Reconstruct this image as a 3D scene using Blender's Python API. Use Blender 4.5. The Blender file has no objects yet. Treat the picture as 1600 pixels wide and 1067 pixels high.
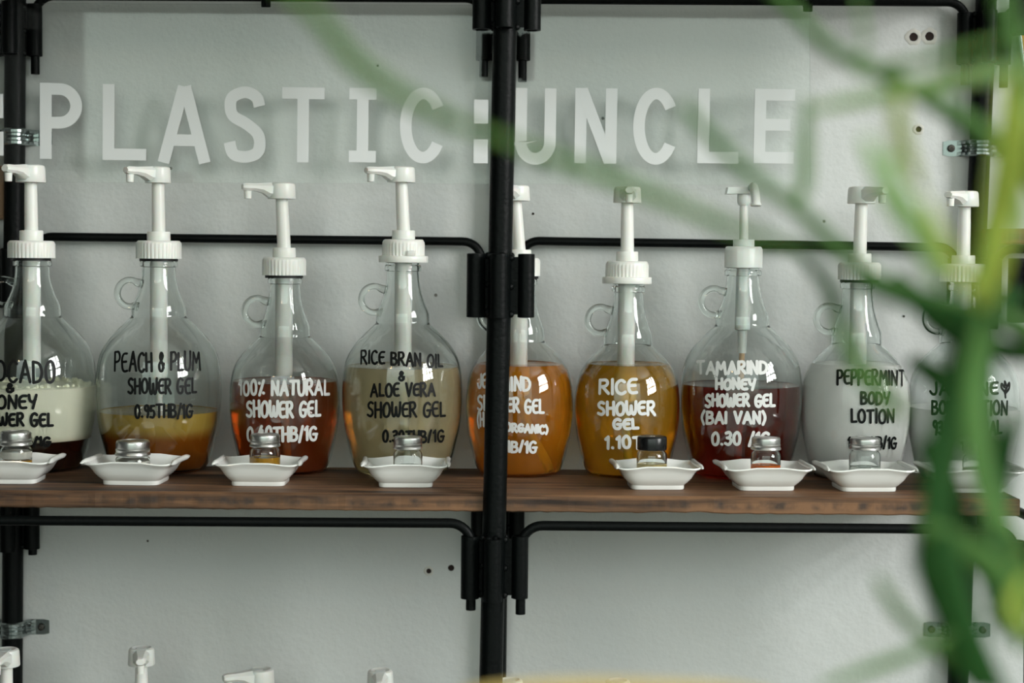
import bpy, bmesh, math, random
from mathutils import Vector, Matrix, Euler

C = bpy.context.scene.collection
scn = bpy.context.scene
PI = math.pi
random.seed(7)

# ------------------------------------------------------------------ camera, light, exposure
F = 2600.0                      # focal length in pixels of the 1600x1067 frame
SHELF = 1.20                    # height of the shelf top
cam_d = bpy.data.cameras.new('camera')
cam = bpy.data.objects.new('camera', cam_d)
C.objects.link(cam)
cam_d.sensor_width = 36.0
cam_d.lens = 36.0 * F / 1600.0
cam.location = (0.0, -1.69, 1.4213)
PITCH = math.atan((533.5 - 400.0) / F)
CM = Euler((PI / 2 - PITCH, 0, 0)).to_matrix() @ Matrix.Rotation(0.009, 3, 'Z')
cam.rotation_euler = CM.to_euler()
cam_d.clip_start = 0.02
cam_d.dof.use_dof = True
cam_d.dof.focus_distance = 1.64
cam_d.dof.aperture_fstop = 4.2
scn.camera = cam

scn.view_settings.view_transform = 'Standard'
scn.view_settings.look = 'None'
scn.view_settings.gamma = 1.0
scn.view_settings.exposure = 0.14
scn.view_settings.use_curve_mapping = False
scn.cycles.transparent_max_bounces = 40
scn.cycles.max_bounces = 24
scn.cycles.transmission_bounces = 14
scn.cycles.diffuse_bounces = 8
scn.cycles.glossy_bounces = 8
scn.cycles.caustics_refractive = True
scn.cycles.caustics_reflective = False
scn.cycles.sample_clamp_indirect = 30.0

world = bpy.data.worlds.new('sky')
scn.world = world
world.use_nodes = True
nt = world.node_tree
nt.nodes.clear()
wo = nt.nodes.new('ShaderNodeOutputWorld')
bg = nt.nodes.new('ShaderNodeBackground')
tc = nt.nodes.new('ShaderNodeTexCoord')
sx = nt.nodes.new('ShaderNodeSeparateXYZ')
rp = nt.nodes.new('ShaderNodeValToRGB')
mr = nt.nodes.new('ShaderNodeMapRange')
nt.links.new(tc.outputs['Generated'], sx.inputs[0])
nt.links.new(sx.outputs['Z'], mr.inputs['Value'])
mr.inputs['From Min'].default_value = -0.3
mr.inputs['From Max'].default_value = 0.8
nt.links.new(mr.outputs[0], rp.inputs[0])
e = rp.color_ramp.elements
e[0].position = 0.22; e[0].color = (0.10, 0.12, 0.10, 1)
e[1].position = 0.75; e[1].color = (0.84, 0.92, 0.91, 1)
k = rp.color_ramp.elements.new(0.34); k.color = (0.30, 0.37, 0.32, 1)
nt.links.new(rp.outputs[0], bg.inputs[0])
bg.inputs[1].default_value = 4.1
nt.links.new(bg.outputs[0], wo.inputs[0])

la = bpy.data.lights.new('window_daylight', 'AREA')
la.shape = 'RECTANGLE'; la.size = 1.75; la.size_y = 1.85
la.energy = 235.0
la.color = (1.0, 0.99, 0.97)
lo = bpy.data.objects.new('window_daylight', la)
C.objects.link(lo)
lo.location = (3.02, -2.3, 2.6)
lo.rotation_euler = Vector((-1, 0.0, 0.0)).to_track_quat('-Z', 'Z').to_euler()


# ------------------------------------------------------------------ picture helpers
CL = Vector(cam.location)
def ray(px, py):
    return (CM @ Vector(((px - 800.0) / F, (533.5 - py) / F, -1.0)))
def at(px, py, Y):
    d = ray(px, py); t = (Y - CL.y) / d.y
    return CL + d * t
def atz(px, py, Z):
    d = ray(px, py); t = (Z - CL.z) / d.z
    return CL + d * t
def atd(px, py, dist):
    return CL + ray(px, py) * dist
S = (at(801, 640, 0) - at(800, 640, 0)).x      # metres per pixel on the jug plane


# ------------------------------------------------------------------ materials
def new_mat(name):
    m = bpy.data.materials.new(name); m.use_nodes = True
    return m, m.node_tree, m.node_tree.nodes['Principled BSDF']
def lin(c):
    def f(v):
        v /= 255.0
        return v / 12.92 if v <= 0.04045 else ((v + 0.055) / 1.055) ** 2.4
    return (f(c[0]), f(c[1]), f(c[2]), 1.0)
def plain(name, rgb, rough=0.5, metal=0.0, spec=0.5, sss=0.0, trans=0.0, ior=1.45, bump=0.0, bscale=200.0, coat=0.0):
    m, t, b = new_mat(name)
    b.inputs['Base Color'].default_value = lin(rgb)
    b.inputs['Roughness'].default_value = rough
    b.inputs['Metallic'].default_value = metal
    b.inputs['Specular IOR Level'].default_value = spec
    b.inputs['IOR'].default_value = ior
    b.inputs['Transmission Weight'].default_value = trans
    b.inputs['Coat Weight'].default_value = coat
    if sss:
        b.inputs['Subsurface Weight'].default_value = sss
        b.inputs['Subsurface Scale'].default_value = 0.01
    if bump:
        n = t.nodes.new('ShaderNodeTexNoise'); n.inputs['Scale'].default_value = bscale; n.inputs['Detail'].default_value = 5
        tc = t.nodes.new('ShaderNodeTexCoord'); t.links.new(tc.outputs['Object'], n.inputs['Vector'])
        bp = t.nodes.new('ShaderNodeBump'); bp.inputs['Strength'].default_value = bump; bp.inputs['Distance'].default_value = 0.002
        t.links.new(n.outputs[0], bp.inputs['Height']); t.links.new(bp.outputs[0], b.inputs['Normal'])
    return m

def thin_glass(name, face=(0.965, 0.985, 0.975), edge=(0.16, 0.21, 0.19), p0=0.55, f0=0.045, rough=0.0, bump=0.0):
    m = bpy.data.materials.new(name); m.use_nodes = True
    t = m.node_tree; t.nodes.clear()
    out = t.nodes.new('ShaderNodeOutputMaterial')
    lw = t.nodes.new('ShaderNodeLayerWeight'); lw.inputs['Blend'].default_value = 0.5
    r = t.nodes.new('ShaderNodeValToRGB')
    r.color_ramp.elements[0].position = p0; r.color_ramp.elements[0].color = (*face, 1)
    r.color_ramp.elements[1].position = 1.0; r.color_ramp.elements[1].color = (*edge, 1)
    t.links.new(lw.outputs['Facing'], r.inputs[0])
    tr = t.nodes.new('ShaderNodeBsdfTransparent'); t.links.new(r.outputs[0], tr.inputs[0])
    gl = t.nodes.new('ShaderNodeBsdfGlossy'); gl.inputs['Roughness'].default_value = rough
    pw = t.nodes.new('ShaderNodeMath'); pw.operation = 'POWER'; pw.inputs[1].default_value = 5.0
    t.links.new(lw.outputs['Facing'], pw.inputs[0])
    ma = t.nodes.new('ShaderNodeMath'); ma.operation = 'MULTIPLY_ADD'
    ma.inputs[1].default_value = 0.6; ma.inputs[2].default_value = f0
    t.links.new(pw.outputs[0], ma.inputs[0])
    mx = t.nodes.new('ShaderNodeMixShader')
    t.links.new(ma.outputs[0], mx.inputs[0]); t.links.new(tr.outputs[0], mx.inputs[1]); t.links.new(gl.outputs[0], mx.inputs[2])
    t.links.new(mx.outputs[0], out.inputs[0])
    if bump:
        n = t.nodes.new('ShaderNodeTexNoise'); n.inputs['Scale'].default_value = 26; n.inputs['Detail'].default_value = 1
        tcn = t.nodes.new('ShaderNodeTexCoord'); t.links.new(tcn.outputs['Object'], n.inputs['Vector'])
        bp = t.nodes.new('ShaderNodeBump'); bp.inputs['Strength'].default_value = bump; bp.inputs['Distance'].default_value = 0.004
        t.links.new(n.outputs[0], bp.inputs['Height']); t.links.new(bp.outputs[0], gl.inputs['Normal'])
    return m

def real_glass(name, tint, ior=1.47, bump=0.0):
    m = bpy.data.materials.new(name); m.use_nodes = True
    t = m.node_tree; t.nodes.clear()
    out = t.nodes.new('ShaderNodeOutputMaterial')
    g = t.nodes.new('ShaderNodeBsdfGlass'); g.inputs['Color'].default_value = (*tint, 1)
    g.inputs['IOR'].default_value = ior; g.inputs['Roughness'].default_value = 0.0
    t.links.new(g.outputs[0], out.inputs[0])
    if bump:
        n = t.nodes.new('ShaderNodeTexNoise'); n.inputs['Scale'].default_value = 26; n.inputs['Detail'].default_value = 1
        tcn = t.nodes.new('ShaderNodeTexCoord'); t.links.new(tcn.outputs['Object'], n.inputs['Vector'])
        bp = t.nodes.new('ShaderNodeBump'); bp.inputs['Strength'].default_value = bump; bp.inputs['Distance'].default_value = 0.004
        t.links.new(n.outputs[0], bp.inputs['Height']); t.links.new(bp.outputs[0], g.inputs['Normal'])
    return m

def wall_mat():
    m, t, b = new_mat('white_plaster')
    tc = t.nodes.new('ShaderNodeTexCoord')
    n1 = t.nodes.new('ShaderNodeTexNoise'); n1.inputs['Scale'].default_value = 1.6; n1.inputs['Detail'].default_value = 3
    n2 = t.nodes.new('ShaderNodeTexNoise'); n2.inputs['Scale'].default_value = 210; n2.inputs['Detail'].default_value = 4; n2.inputs['Roughness'].default_value = 0.6
    n3 = t.nodes.new('ShaderNodeTexNoise'); n3.inputs['Scale'].default_value = 55; n3.inputs['Detail'].default_value = 3
    for n in (n1, n2, n3): t.links.new(tc.outputs['Object'], n.inputs['Vector'])
    r = t.nodes.new('ShaderNodeValToRGB')
    r.color_ramp.elements[0].position = 0.3; r.color_ramp.elements[0].color = (0.555, 0.575, 0.565, 1)
    r.color_ramp.elements[1].position = 0.7; r.color_ramp.elements[1].color = (0.635, 0.645, 0.635, 1)
    t.links.new(n1.outputs[0], r.inputs[0])
    # a few small specks of dirt
    v = t.nodes.new('ShaderNodeTexVoronoi'); v.inputs['Scale'].default_value = 9.0
    t.links.new(tc.outputs['Object'], v.inputs['Vector'])
    lt = t.nodes.new('ShaderNodeMath'); lt.operation = 'LESS_THAN'; lt.inputs[1].default_value = 0.0175
    t.links.new(v.outputs['Distance'], lt.inputs[0])
    mx = t.nodes.new('ShaderNodeMix'); mx.data_type = 'RGBA'
    t.links.new(lt.outputs[0], mx.inputs[0]); t.links.new(r.outputs[0], mx.inputs[6]); mx.inputs[7].default_value = (0.2, 0.19, 0.17, 1)
    t.links.new(mx.outputs[2], b.inputs['Base Color'])
    ad = t.nodes.new('ShaderNodeMath'); ad.operation = 'MULTIPLY_ADD'; ad.inputs[1].default_value = 0.45
    t.links.new(n2.outputs[0], ad.inputs[0]); t.links.new(n3.outputs[0], ad.inputs[2])
    bp = t.nodes.new('ShaderNodeBump'); bp.inputs['Strength'].default_value = 0.26; bp.inputs['Distance'].default_value = 0.004
    t.links.new(ad.outputs[0], bp.inputs['Height']); t.links.new(bp.outputs[0], b.inputs['Normal'])
    b.inputs['Roughness'].default_value = 0.6
    b.inputs['Specular IOR Level'].default_value = 0.3
    return m

def wood_mat(name='brown_wood', dark=(38, 25, 18), light=(124, 90, 63)):
    m, t, b = new_mat(name)
    tc = t.nodes.new('ShaderNodeTexCoord')
    mp = t.nodes.new('ShaderNodeMapping'); mp.inputs['Scale'].default_value = (1.6, 26, 40)
    t.links.new(tc.outputs['Object'], mp.inputs[0])
    n = t.nodes.new('ShaderNodeTexNoise'); n.inputs['Scale'].default_value = 3.0; n.inputs['Detail'].default_value = 9; n.inputs['Roughness'].default_value = 0.62; n.inputs['Distortion'].default_value = 0.5
    t.links.new(mp.outputs[0], n.inputs['Vector'])
    n0 = t.nodes.new('ShaderNodeTexNoise'); n0.inputs['Scale'].default_value = 2.2; n0.inputs['Detail'].default_value = 2
    mp0 = t.nodes.new('ShaderNodeMapping'); mp0.inputs['Scale'].default_value = (1, 5, 3); mp0.inputs['Location'].default_value = (.37, .1, .2)
    t.links.new(tc.outputs['Object'], mp0.inputs[0]); t.links.new(mp0.outputs[0], n0.inputs['Vector'])
    m0 = t.nodes.new('ShaderNodeMath'); m0.operation = 'MULTIPLY_ADD'; m0.inputs[1].default_value = 0.45; m0.inputs[2].default_value = -0.215
    t.links.new(n0.outputs[0], m0.inputs[0])
    m1 = t.nodes.new('ShaderNodeMath'); m1.operation = 'ADD'
    t.links.new(n.outputs[0], m1.inputs[0]); t.links.new(m0.outputs[0], m1.inputs[1])
    r = t.nodes.new('ShaderNodeValToRGB')
    r.color_ramp.elements[0].position = 0.36; r.color_ramp.elements[0].color = lin(dark)
    r.color_ramp.elements[1].position = 0.66; r.color_ramp.elements[1].color = lin(light)
    t.links.new(m1.outputs[0], r.inputs[0])
    # dirty smudges running along the middle of the front edge
    mp2 = t.nodes.new('ShaderNodeMapping'); mp2.inputs['Scale'].default_value = (60, 30, 55)
    t.links.new(tc.outputs['Object'], mp2.inputs[0])
    n2 = t.nodes.new('ShaderNodeTexNoise'); n2.inputs['Scale'].default_value = 1.0; n2.inputs['Detail'].default_value = 4
    t.links.new(mp2.outputs[0], n2.inputs['Vector'])
    r2 = t.nodes.new('ShaderNodeValToRGB')
    r2.color_ramp.elements[0].position = 0.47; r2.color_ramp.elements[0].color = (0, 0, 0, 1)
    r2.color_ramp.elements[1].position = 0.66; r2.color_ramp.elements[1].color = (1, 1, 1, 1)
    t.links.new(n2.outputs[0], r2.inputs[0])
    sp = t.nodes.new('ShaderNodeSeparateXYZ'); t.links.new(tc.outputs['Object'], sp.inputs[0])
    ab = t.nodes.new('ShaderNodeMath'); ab.operation = 'ABSOLUTE'; t.links.new(sp.outputs['Z'], ab.inputs[0])
    mr = t.nodes.new('ShaderNodeMapRange'); mr.inputs['From Min'].default_value = 0.002; mr.inputs['From Max'].default_value = 0.0055
    mr.inputs['To Min'].default_value = 0.85; mr.inputs['To Max'].default_value = 0.0
    t.links.new(ab.outputs[0], mr.inputs['Value'])
    mu = t.nodes.new('ShaderNodeMath'); mu.operation = 'MULTIPLY'
    t.links.new(r2.outputs[0], mu.inputs[0]); t.links.new(mr.outputs[0], mu.inputs[1])
    mx = t.nodes.new('ShaderNodeMix'); mx.data_type = 'RGBA'
    t.links.new(mu.outputs[0], mx.inputs[0]); t.links.new(r.outputs[0], mx.inputs[6]); mx.inputs[7].default_value = lin((52, 44, 40))
    t.links.new(mx.outputs[2], b.inputs['Base Color'])
    bp = t.nodes.new('ShaderNodeBump'); bp.inputs['Strength'].default_value = 0.35; bp.inputs['Distance'].default_value = 0.001
    t.links.new(n.outputs[0], bp.inputs['Height']); t.links.new(bp.outputs[0], b.inputs['Normal'])
    b.inputs['Roughness'].default_value = 0.55
    b.inputs['Specular IOR Level'].default_value = 0.35
    return m

def layer_liquid(name, z_lo, z_hi, lower, upper, trans=0.25, rough=0.12, wob=0.002):
    # two settled layers that blend between the heights z_lo and z_hi (jug coordinates)
    m, t, b = new_mat(name)
    tc = t.nodes.new('ShaderNodeTexCoord')
    sp = t.nodes.new('ShaderNodeSeparateXYZ'); t.links.new(tc.outputs['Object'], sp.inputs[0])
    n = t.nodes.new('ShaderNodeTexNoise'); n.inputs['Scale'].default_value = 22; n.inputs['Detail'].default_value = 3
    t.links.new(tc.outputs['Object'], n.inputs['Vector'])
    ma = t.nodes.new('ShaderNodeMath'); ma.operation = 'MULTIPLY_ADD'; ma.inputs[1].default_value = wob * 4
    t.links.new(n.outputs[0], ma.inputs[0]); t.links.new(sp.outputs['Z'], ma.inputs[2])
    mr = t.nodes.new('ShaderNodeMapRange'); mr.interpolation_type = 'SMOOTHSTEP'
    mr.inputs['From Min'].default_value = z_lo + wob * 2; mr.inputs['From Max'].default_value = z_hi + wob * 2
    t.links.new(ma.outputs[0], mr.inputs['Value'])
    mx = t.nodes.new('ShaderNodeMix'); mx.data_type = 'RGBA'
    t.links.new(mr.outputs[0], mx.inputs[0]); mx.inputs[6].default_value = lin(lower); mx.inputs[7].default_value = lin(upper)
    t.links.new(mx.outputs[2], b.inputs['Base Color'])
    b.inputs['Roughness'].default_value = rough
    b.inputs['Transmission Weight'].default_value = trans
    b.inputs['IOR'].default_value = 1.33
    return m

M = {}
M['wall'] = wall_mat()
M['wood'] = wood_mat()
M['wood_red'] = wood_mat('red_brown_wood', (70, 34, 22), (120, 66, 42))
M['black'] = plain('black_paint', (5, 8, 8), 0.42, 0.0, 0.13, bump=0.25, bscale=260)
M['zinc'] = plain('zinc_plate', (150, 158, 157), 0.24, 1.0)
M['screw'] = plain('steel_screw', (84, 80, 76), 0.4, 1.0)
M['alu'] = plain('aluminium_lid', (200, 200, 198), 0.3, 1.0)
M['plastic'] = plain('white_plastic', (226, 226, 221), 0.3, 0, 0.5, sss=0.15)
M['plastic2'] = plain('milky_plastic', (216, 220, 216), 0.28, 0, 0.5, sss=0.2)
M['tan_tube'] = plain('tan_tube', (196, 160, 120), 0.35)
M['rubber'] = plain('black_rubber', (18, 18, 18), 0.5)
M['blacklid'] = plain('black_plastic_lid', (14, 15, 16), 0.25)
M['porcelain'] = plain('white_porcelain', (228, 229, 226), 0.12, 0, 0.5, coat=0.3)
M['glass'] = real_glass('clear_glass', (0.975, 0.99, 0.985), 1.45, 0.10)
M['glass_rim'] = real_glass('glass_handle', (0.97, 0.99, 0.98), 1.45)
M['jarglass'] = real_glass('jar_glass', (0.97, 0.985, 0.98), 1.45)
M['acrylic'] = thin_glass('clear_acrylic', (0.985, 0.99, 0.985), (0.6, 0.68, 0.65), 0.6, 0.032)
M['ink_black'] = plain('black_marker', (4, 5, 5), 0.5, spec=.25)
M['ink_white'] = plain('white_marker', (214, 214, 212), 0.5)
M['vinyl'] = plain('white_letters', (228, 230, 230), 0.5)
M['floor'] = plain('concrete_floor', (120, 118, 112), 0.6, bump=0.2, bscale=30)
M['shadewall'] = plain('dark_shade_wall', (46, 49, 46), 0.7, bump=0.2, bscale=60)  # dark so the added left wall bounces little light
M['ceiling'] = plain('ceiling_paint', (205, 205, 200), 0.8)
M['frame'] = plain('window_paint', (50, 54, 54), 0.5)
M['hole'] = plain('rusty_hole', (38, 26, 22), 0.9)
M['filler'] = plain('wall_filler', (205, 203, 196), 0.9)
M['orange'] = plain('orange_print', (226, 150, 40), 0.5)
M['card'] = plain('beige_card', (150, 120, 96), 0.7)
M['stem'] = plain('green_stem', (66, 100, 48), 0.65, spec=0.15)
M['leaf'] = plain('dark_leaf', (27, 66, 23), 0.65, spec=0.15, sss=0.1)
M['leaf_mid'] = plain('mid_leaf', (68, 104, 50), 0.65, spec=0.15, sss=0.1)
M['leaf_young'] = plain('young_leaf', (132, 150, 60), 0.65, spec=0.15, sss=0.1)
M['leaf_pale'] = plain('pale_leaf', (128, 162, 104), 0.65, spec=0.15, sss=0.1)
M['dry_leaf'] = plain('dry_leaf', (196, 170, 96), 0.6)
M['terracotta'] = plain('terracotta', (150, 88, 62), 0.8, bump=0.2, bscale=60)
M['soil'] = plain('soil', (48, 36, 28), 0.95, bump=0.6, bscale=80)
M['bulb'], _t, _b = new_mat('warm_bulb')
_b.inputs['Base Color'].default_value = (1, 0.75, 0.45, 1)
_b.inputs['Emission Color'].default_value = (1.0, 0.62, 0.30, 1)
_b.inputs['Emission Strength'].default_value = 45.0


# ------------------------------------------------------------------ mesh helpers
def obj(name, bm, mat, parent=None, loc=None, smooth=True):
    me = bpy.data.meshes.new(name)
    bm.to_mesh(me); bm.free()
    if mat is not None: me.materials.append(mat)
    if smooth:
        for p in me.polygons: p.use_smooth = True
        try: me.set_sharp_from_angle(angle=math.radians(38))
        except Exception: pass
    o = bpy.data.objects.new(name, me)
    C.objects.link(o)
    if parent is not None: o.parent = parent
    if loc is not None: o.location = loc
    return o
def thing(name, label, cat, loc=(0, 0, 0), group=None, rotz=0.0):
    o = bpy.data.objects.new(name, None)
    o.empty_display_size = 0.02
    C.objects.link(o)
    o.location = loc; o.rotation_euler = (0, 0, rotz)
    return tag(o, label, cat, group)
def tag(o, label, cat, group=None):
    o['label'] = label; o['category'] = cat
    if group: o['group'] = group
    return o
def struct(o):
    o['kind'] = 'structure'; return o

def add_lathe(bm, prof, n=48, c=(0, 0), close_bottom=True, close_top=True, rmod=None):
    rings = []
    for r, z in prof:
        if r < 1e-6:
            rings.append([bm.verts.new((c[0], c[1], z))]); continue
        ring = []
        for i in range(n):
            a = 2 * PI * i / n
            rr = r if rmod is None else rmod(r, z, i)
            ring.append(bm.verts.new((c[0] + rr * math.cos(a), c[1] + rr * math.sin(a), z)))
        rings.append(ring)
    for a, b in zip(rings, rings[1:]):
        for i in range(n):
            j = (i + 1) % n
            if len(a) == 1 and len(b) == 1: break
            if len(a) == 1: bm.faces.new((a[0], b[j], b[i]))
            elif len(b) == 1: bm.faces.new((a[i], a[j], b[0]))
            else: bm.faces.new((a[i], a[j], b[j], b[i]))
    if close_bottom and len(rings[0]) > 1: bm.faces.new(list(reversed(rings[0])))
    if close_top and len(rings[-1]) > 1: bm.faces.new(rings[-1])

def add_box(bm, lo, hi, bevel=0.0, seg=2):
    g = bmesh.ops.create_cube(bm, size=1.0)
    vs = g['verts']
    for v in vs:
        v.co = Vector((lo[i] + (v.co[i] + 0.5) * (hi[i] - lo[i]) for i in range(3)))
    if bevel:
        es = list({e for v in vs for e in v.link_edges})
        bmesh.ops.bevel(bm, geom=es, offset=bevel, segments=seg, affect='EDGES', profile=0.6)

def catmull(pts, n=8, closed=False):
    P = [Vector(p) for p in pts]
    if len(P) < 3: return P
    out = []
    m = len(P)
    rng = range(m if closed else m - 1)
    for i in rng:
        if closed: p0, p1, p2, p3 = P[(i - 1) % m], P[i], P[(i + 1) % m], P[(i + 2) % m]
        else: p0, p1, p2, p3 = P[max(i - 1, 0)], P[i], P[i + 1], P[min(i + 2, m - 1)]
        for k in range(n):
            t = k / n
            out.append(0.5 * ((2 * p1) + (p2 - p0) * t + (2 * p0 - 5 * p1 + 4 * p2 - p3) * t * t + (3 * p1 - p0 - 3 * p2 + p3) * t ** 3))
    out.append(P[0].copy() if closed else P[-1].copy())
    return out

def add_tube(bm, pts, rad, n=14, caps=True, flat=1.0, up=None):
    # rad: number or list; flat < 1 squashes the section along its second axis
    P = [Vector(p) for p in pts]
    m = len(P)
    R = rad if isinstance(rad, (list, tuple)) else [rad] * m
    T = []
    for i in range(m):
        d = P[min(i + 1, m - 1)] - P[max(i - 1, 0)]
        T.append(d.normalized() if d.length > 1e-9 else Vector((0, 0, 1)))
    ref = Vector(up) if up else (Vector((0, 0, 1)) if abs(T[0].z) < 0.9 else Vector((1, 0, 0)))
    u = ref.cross(T[0]).normalized()
    rings = []
    for i in range(m):
        u = (u - T[i] * u.dot(T[i]))
        u = u.normalized() if u.length > 1e-6 else T[i].orthogonal().normalized()
        v = T[i].cross(u)
        rings.append([bm.verts.new(P[i] + (u * math.cos(2 * PI * k / n) + v * math.sin(2 * PI * k / n) * flat) * R[i]) for k in range(n)])
    for a, b in zip(rings, rings[1:]):
        for i in range(n):
            j = (i + 1) % n
            bm.faces.new((a[i], a[j], b[j], b[i]))
    if caps:
        bm.faces.new(list(reversed(rings[0]))); bm.faces.new(rings[-1])

def add_sphere(bm, c, r, seg=10):
    bmesh.ops.create_uvsphere(bm, u_segments=seg, v_segments=max(6, seg // 2 + 1), radius=r, matrix=Matrix.Translation(c))

def fix_normals(bm):
    bmesh.ops.recalc_face_normals(bm, faces=bm.faces)


# ------------------------------------------------------------------ hand lettering: a single-stroke marker alphabet
# every glyph: (width, [stroke, ...]); a stroke is ('l', points) straight or ('c', points) curved
G = {
 'A': (.74, [('l', [(0, 0), (.38, 1), (.74, 0)]), ('l', [(.14, .36), (.62, .36)])]),
 'B': (.60, [('l', [(0, 1), (0, 0)]), ('c', [(0, 1), (.42, .95), (.50, .74), (.34, .56), (.04, .53)]), ('c', [(.04, .53), (.48, .48), (.60, .25), (.42, .03), (0, 0)])]),
 'C': (.62, [('c', [(.60, .88), (.38, 1), (.10, .82), (0, .48), (.10, .13), (.38, 0), (.62, .13)])]),
 'D': (.64, [('l', [(0, 1), (0, 0)]), ('c', [(0, 1), (.44, .90), (.64, .50), (.44, .10), (0, 0)])]),
 'E': (.56, [('c', [(.55, .97), (.22, .95), (.02, .74), (0, .45), (.06, .14), (.26, .02), (.56, .05)]), ('l', [(.02, .52), (.46, .54)])]),
 'G': (.70, [('c', [(.62, .88), (.38, 1), (.10, .82), (0, .46), (.10, .11), (.36, 0), (.58, .12), (.64, .44)]), ('l', [(.34, .46), (.72, .46)])]),
 'H': (.60, [('l', [(0, 1), (.02, 0)]), ('l', [(.58, 1), (.60, 0)]), ('l', [(0, .50), (.58, .53)])]),
 'I': (.06, [('l', [(.03, 1), (.03, 0)])]),
 'J': (.52, [('c', [(.50, 1), (.51, .40), (.42, .05), (.18, .02), (0, .25)])]),
 'L': (.48, [('l', [(0, 1), (.02, .02), (.48, .04)])]),
 'M': (.82, [('l', [(0, 0), (.10, 1), (.40, .42), (.70, 1), (.82, 0)])]),
 'N': (.62, [('l', [(0, 0), (.02, 1), (.58, .02), (.62, 1)])]),
 'O': (.66, [('o', [(.33, 1), (.06, .78), (.0, .45), (.10, .10), (.34, 0), (.58, .14), (.66, .52), (.56, .86)])]),
 'P': (.56, [('l', [(.02, 1), (0, 0)]), ('c', [(0, .98), (.40, 1), (.56, .76), (.42, .52), (.02, .45)])]),
 'R': (.62, [('l', [(0, 1), (0, 0)]), ('c', [(0, .98), (.40, 1), (.54, .78), (.40, .56), (.02, .48)]), ('l', [(.20, .50), (.62, 0)])]),
 'S': (.54, [('c', [(.52, .92), (.28, 1), (.06, .82), (.14, .60), (.42, .44), (.52, .20), (.30, 0), (0, .10)])]),
 'T': (.64, [('l', [(0, .98), (.64, 1)]), ('l', [(.32, 1), (.32, 0)])]),
 'U': (.60, [('c', [(0, 1), (.01, .34), (.14, .04), (.42, .03), (.58, .32), (.60, 1)])]),
 'V': (.66, [('l', [(0, 1), (.34, 0), (.66, 1)])]),
 'W': (.86, [('c', [(0, 1), (.02, .30), (.18, .0), (.36, .18), (.42, .66), (.48, .18), (.66, 0), (.82, .30), (.86, 1)])]),
 'Y': (.60, [('c', [(0, 1), (.06, .62), (.28, .48), (.52, .66)]), ('l', [(.60, 1), (.30, 0)])]),
 '0': (.52, [('o', [(.26, 1), (.04, .78), (.0, .45), (.08, .10), (.28, 0), (.46, .14), (.52, .52), (.44, .86)])]),
 '1': (.24, [('l', [(0, .78), (.20, 1), (.20, 0)])]),
 '3': (.48, [('c', [(.04, .92), (.30, 1), (.44, .80), (.32, .58), (.14, .54)]), ('c', [(.14, .54), (.40, .48), (.48, .24), (.28, 0), (0, .10)])]),
 '4': (.52, [('l', [(.30, 1), (0, .42), (.52, .42)]), ('l', [(.38, .70), (.38, 0)])]),
 '5': (.50, [('l', [(.48, 1), (.10, .98), (.06, .56)]), ('c', [(.06, .56), (.34, .60), (.50, .34), (.34, .04), (0, .06)])]),
 '9': (.46, [('c', [(.44, .72), (.28, .52), (.04, .66), (.06, .92), (.28, 1), (.44, .80), (.42, .30), (.34, 0)])]),
 '.': (.10, [('l', [(.04, .03), (.06, .02)])]),
 '/': (.34, [('l', [(0, -.05), (.34, 1.08)])]),
 '%': (.60, [('l', [(.08, -.02), (.52, 1.02)]), ('l', [(.06, .84), (.09, .82)]), ('l', [(.48, .14), (.52, .12)])]),
 '&': (.52, [('c', [(.50, .16), (.34, .44), (.12, .72), (.24, .98), (.40, .82), (.26, .58), (.02, .32), (.10, .04), (.36, .02), (.52, .40)])]),
 '(': (.22, [('c', [(.22, 1.08), (.02, .70), (.0, .35), (.18, -.08)])]),
 ')': (.22, [('c', [(0, 1.08), (.20, .70), (.22, .35), (.04, -.08)])]),
 '~': (.70, [('c', [(.36, -.25), (.30, .20), (.05, .60), (.10, .90), (.30, .62), (.34, 1.1), (.50, .70), (.70, .98), (.66, .50), (.40, .15)]), ('c', [(.36, -.25), (.36, .30), (.50, .62)])]),
 ' ': (.30, []),
}
def layout(text, x0, x1, yt, yb, dy=0.0, pen=4.5):
    """pixel polylines of a line of lettering that fills the box x0..x1, yt..yb"""
    GAP = 0.26
    x0, x1, yt, yb = x0 + pen * .4, x1 - pen * .4, yt + pen * .42, yb - pen * .42
    tot = sum(G[c][0] for c in text) + GAP * (len(text) - 1)
    k = (x1 - x0) / tot
    h = yb - yt
    x = 0.0; out = []
    rnd = random.Random(text + str(x0))
    for c in text:
        w, strokes = G[c]
        jy = rnd.uniform(-.05, .05); sh = rnd.uniform(-.04, .04); sc = rnd.uniform(.94, 1.05)
        for kind, pts in strokes:
            q = [(x + px + sh * py, (py - .5) * sc + .5 + jy) for px, py in pts]
            q = [(x0 + a * k, yb - b * h + dy * (a / tot)) for a, b in q]
            v = [Vector((a, b, 0)) for a, b in q]
            if kind == 'c': v = catmull(v, 7)
            elif kind == 'o': v = catmull(v, 6, True)
            out.append(v)
        x += w + GAP
    return out

def resample(v, step):
    out = [v[0]]
    for a, b in zip(v, v[1:]):
        n = max(1, int(math.ceil((b - a).length / step)))
        for i in range(1, n + 1): out.append(a.lerp(b, i / n))
    return out

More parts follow.
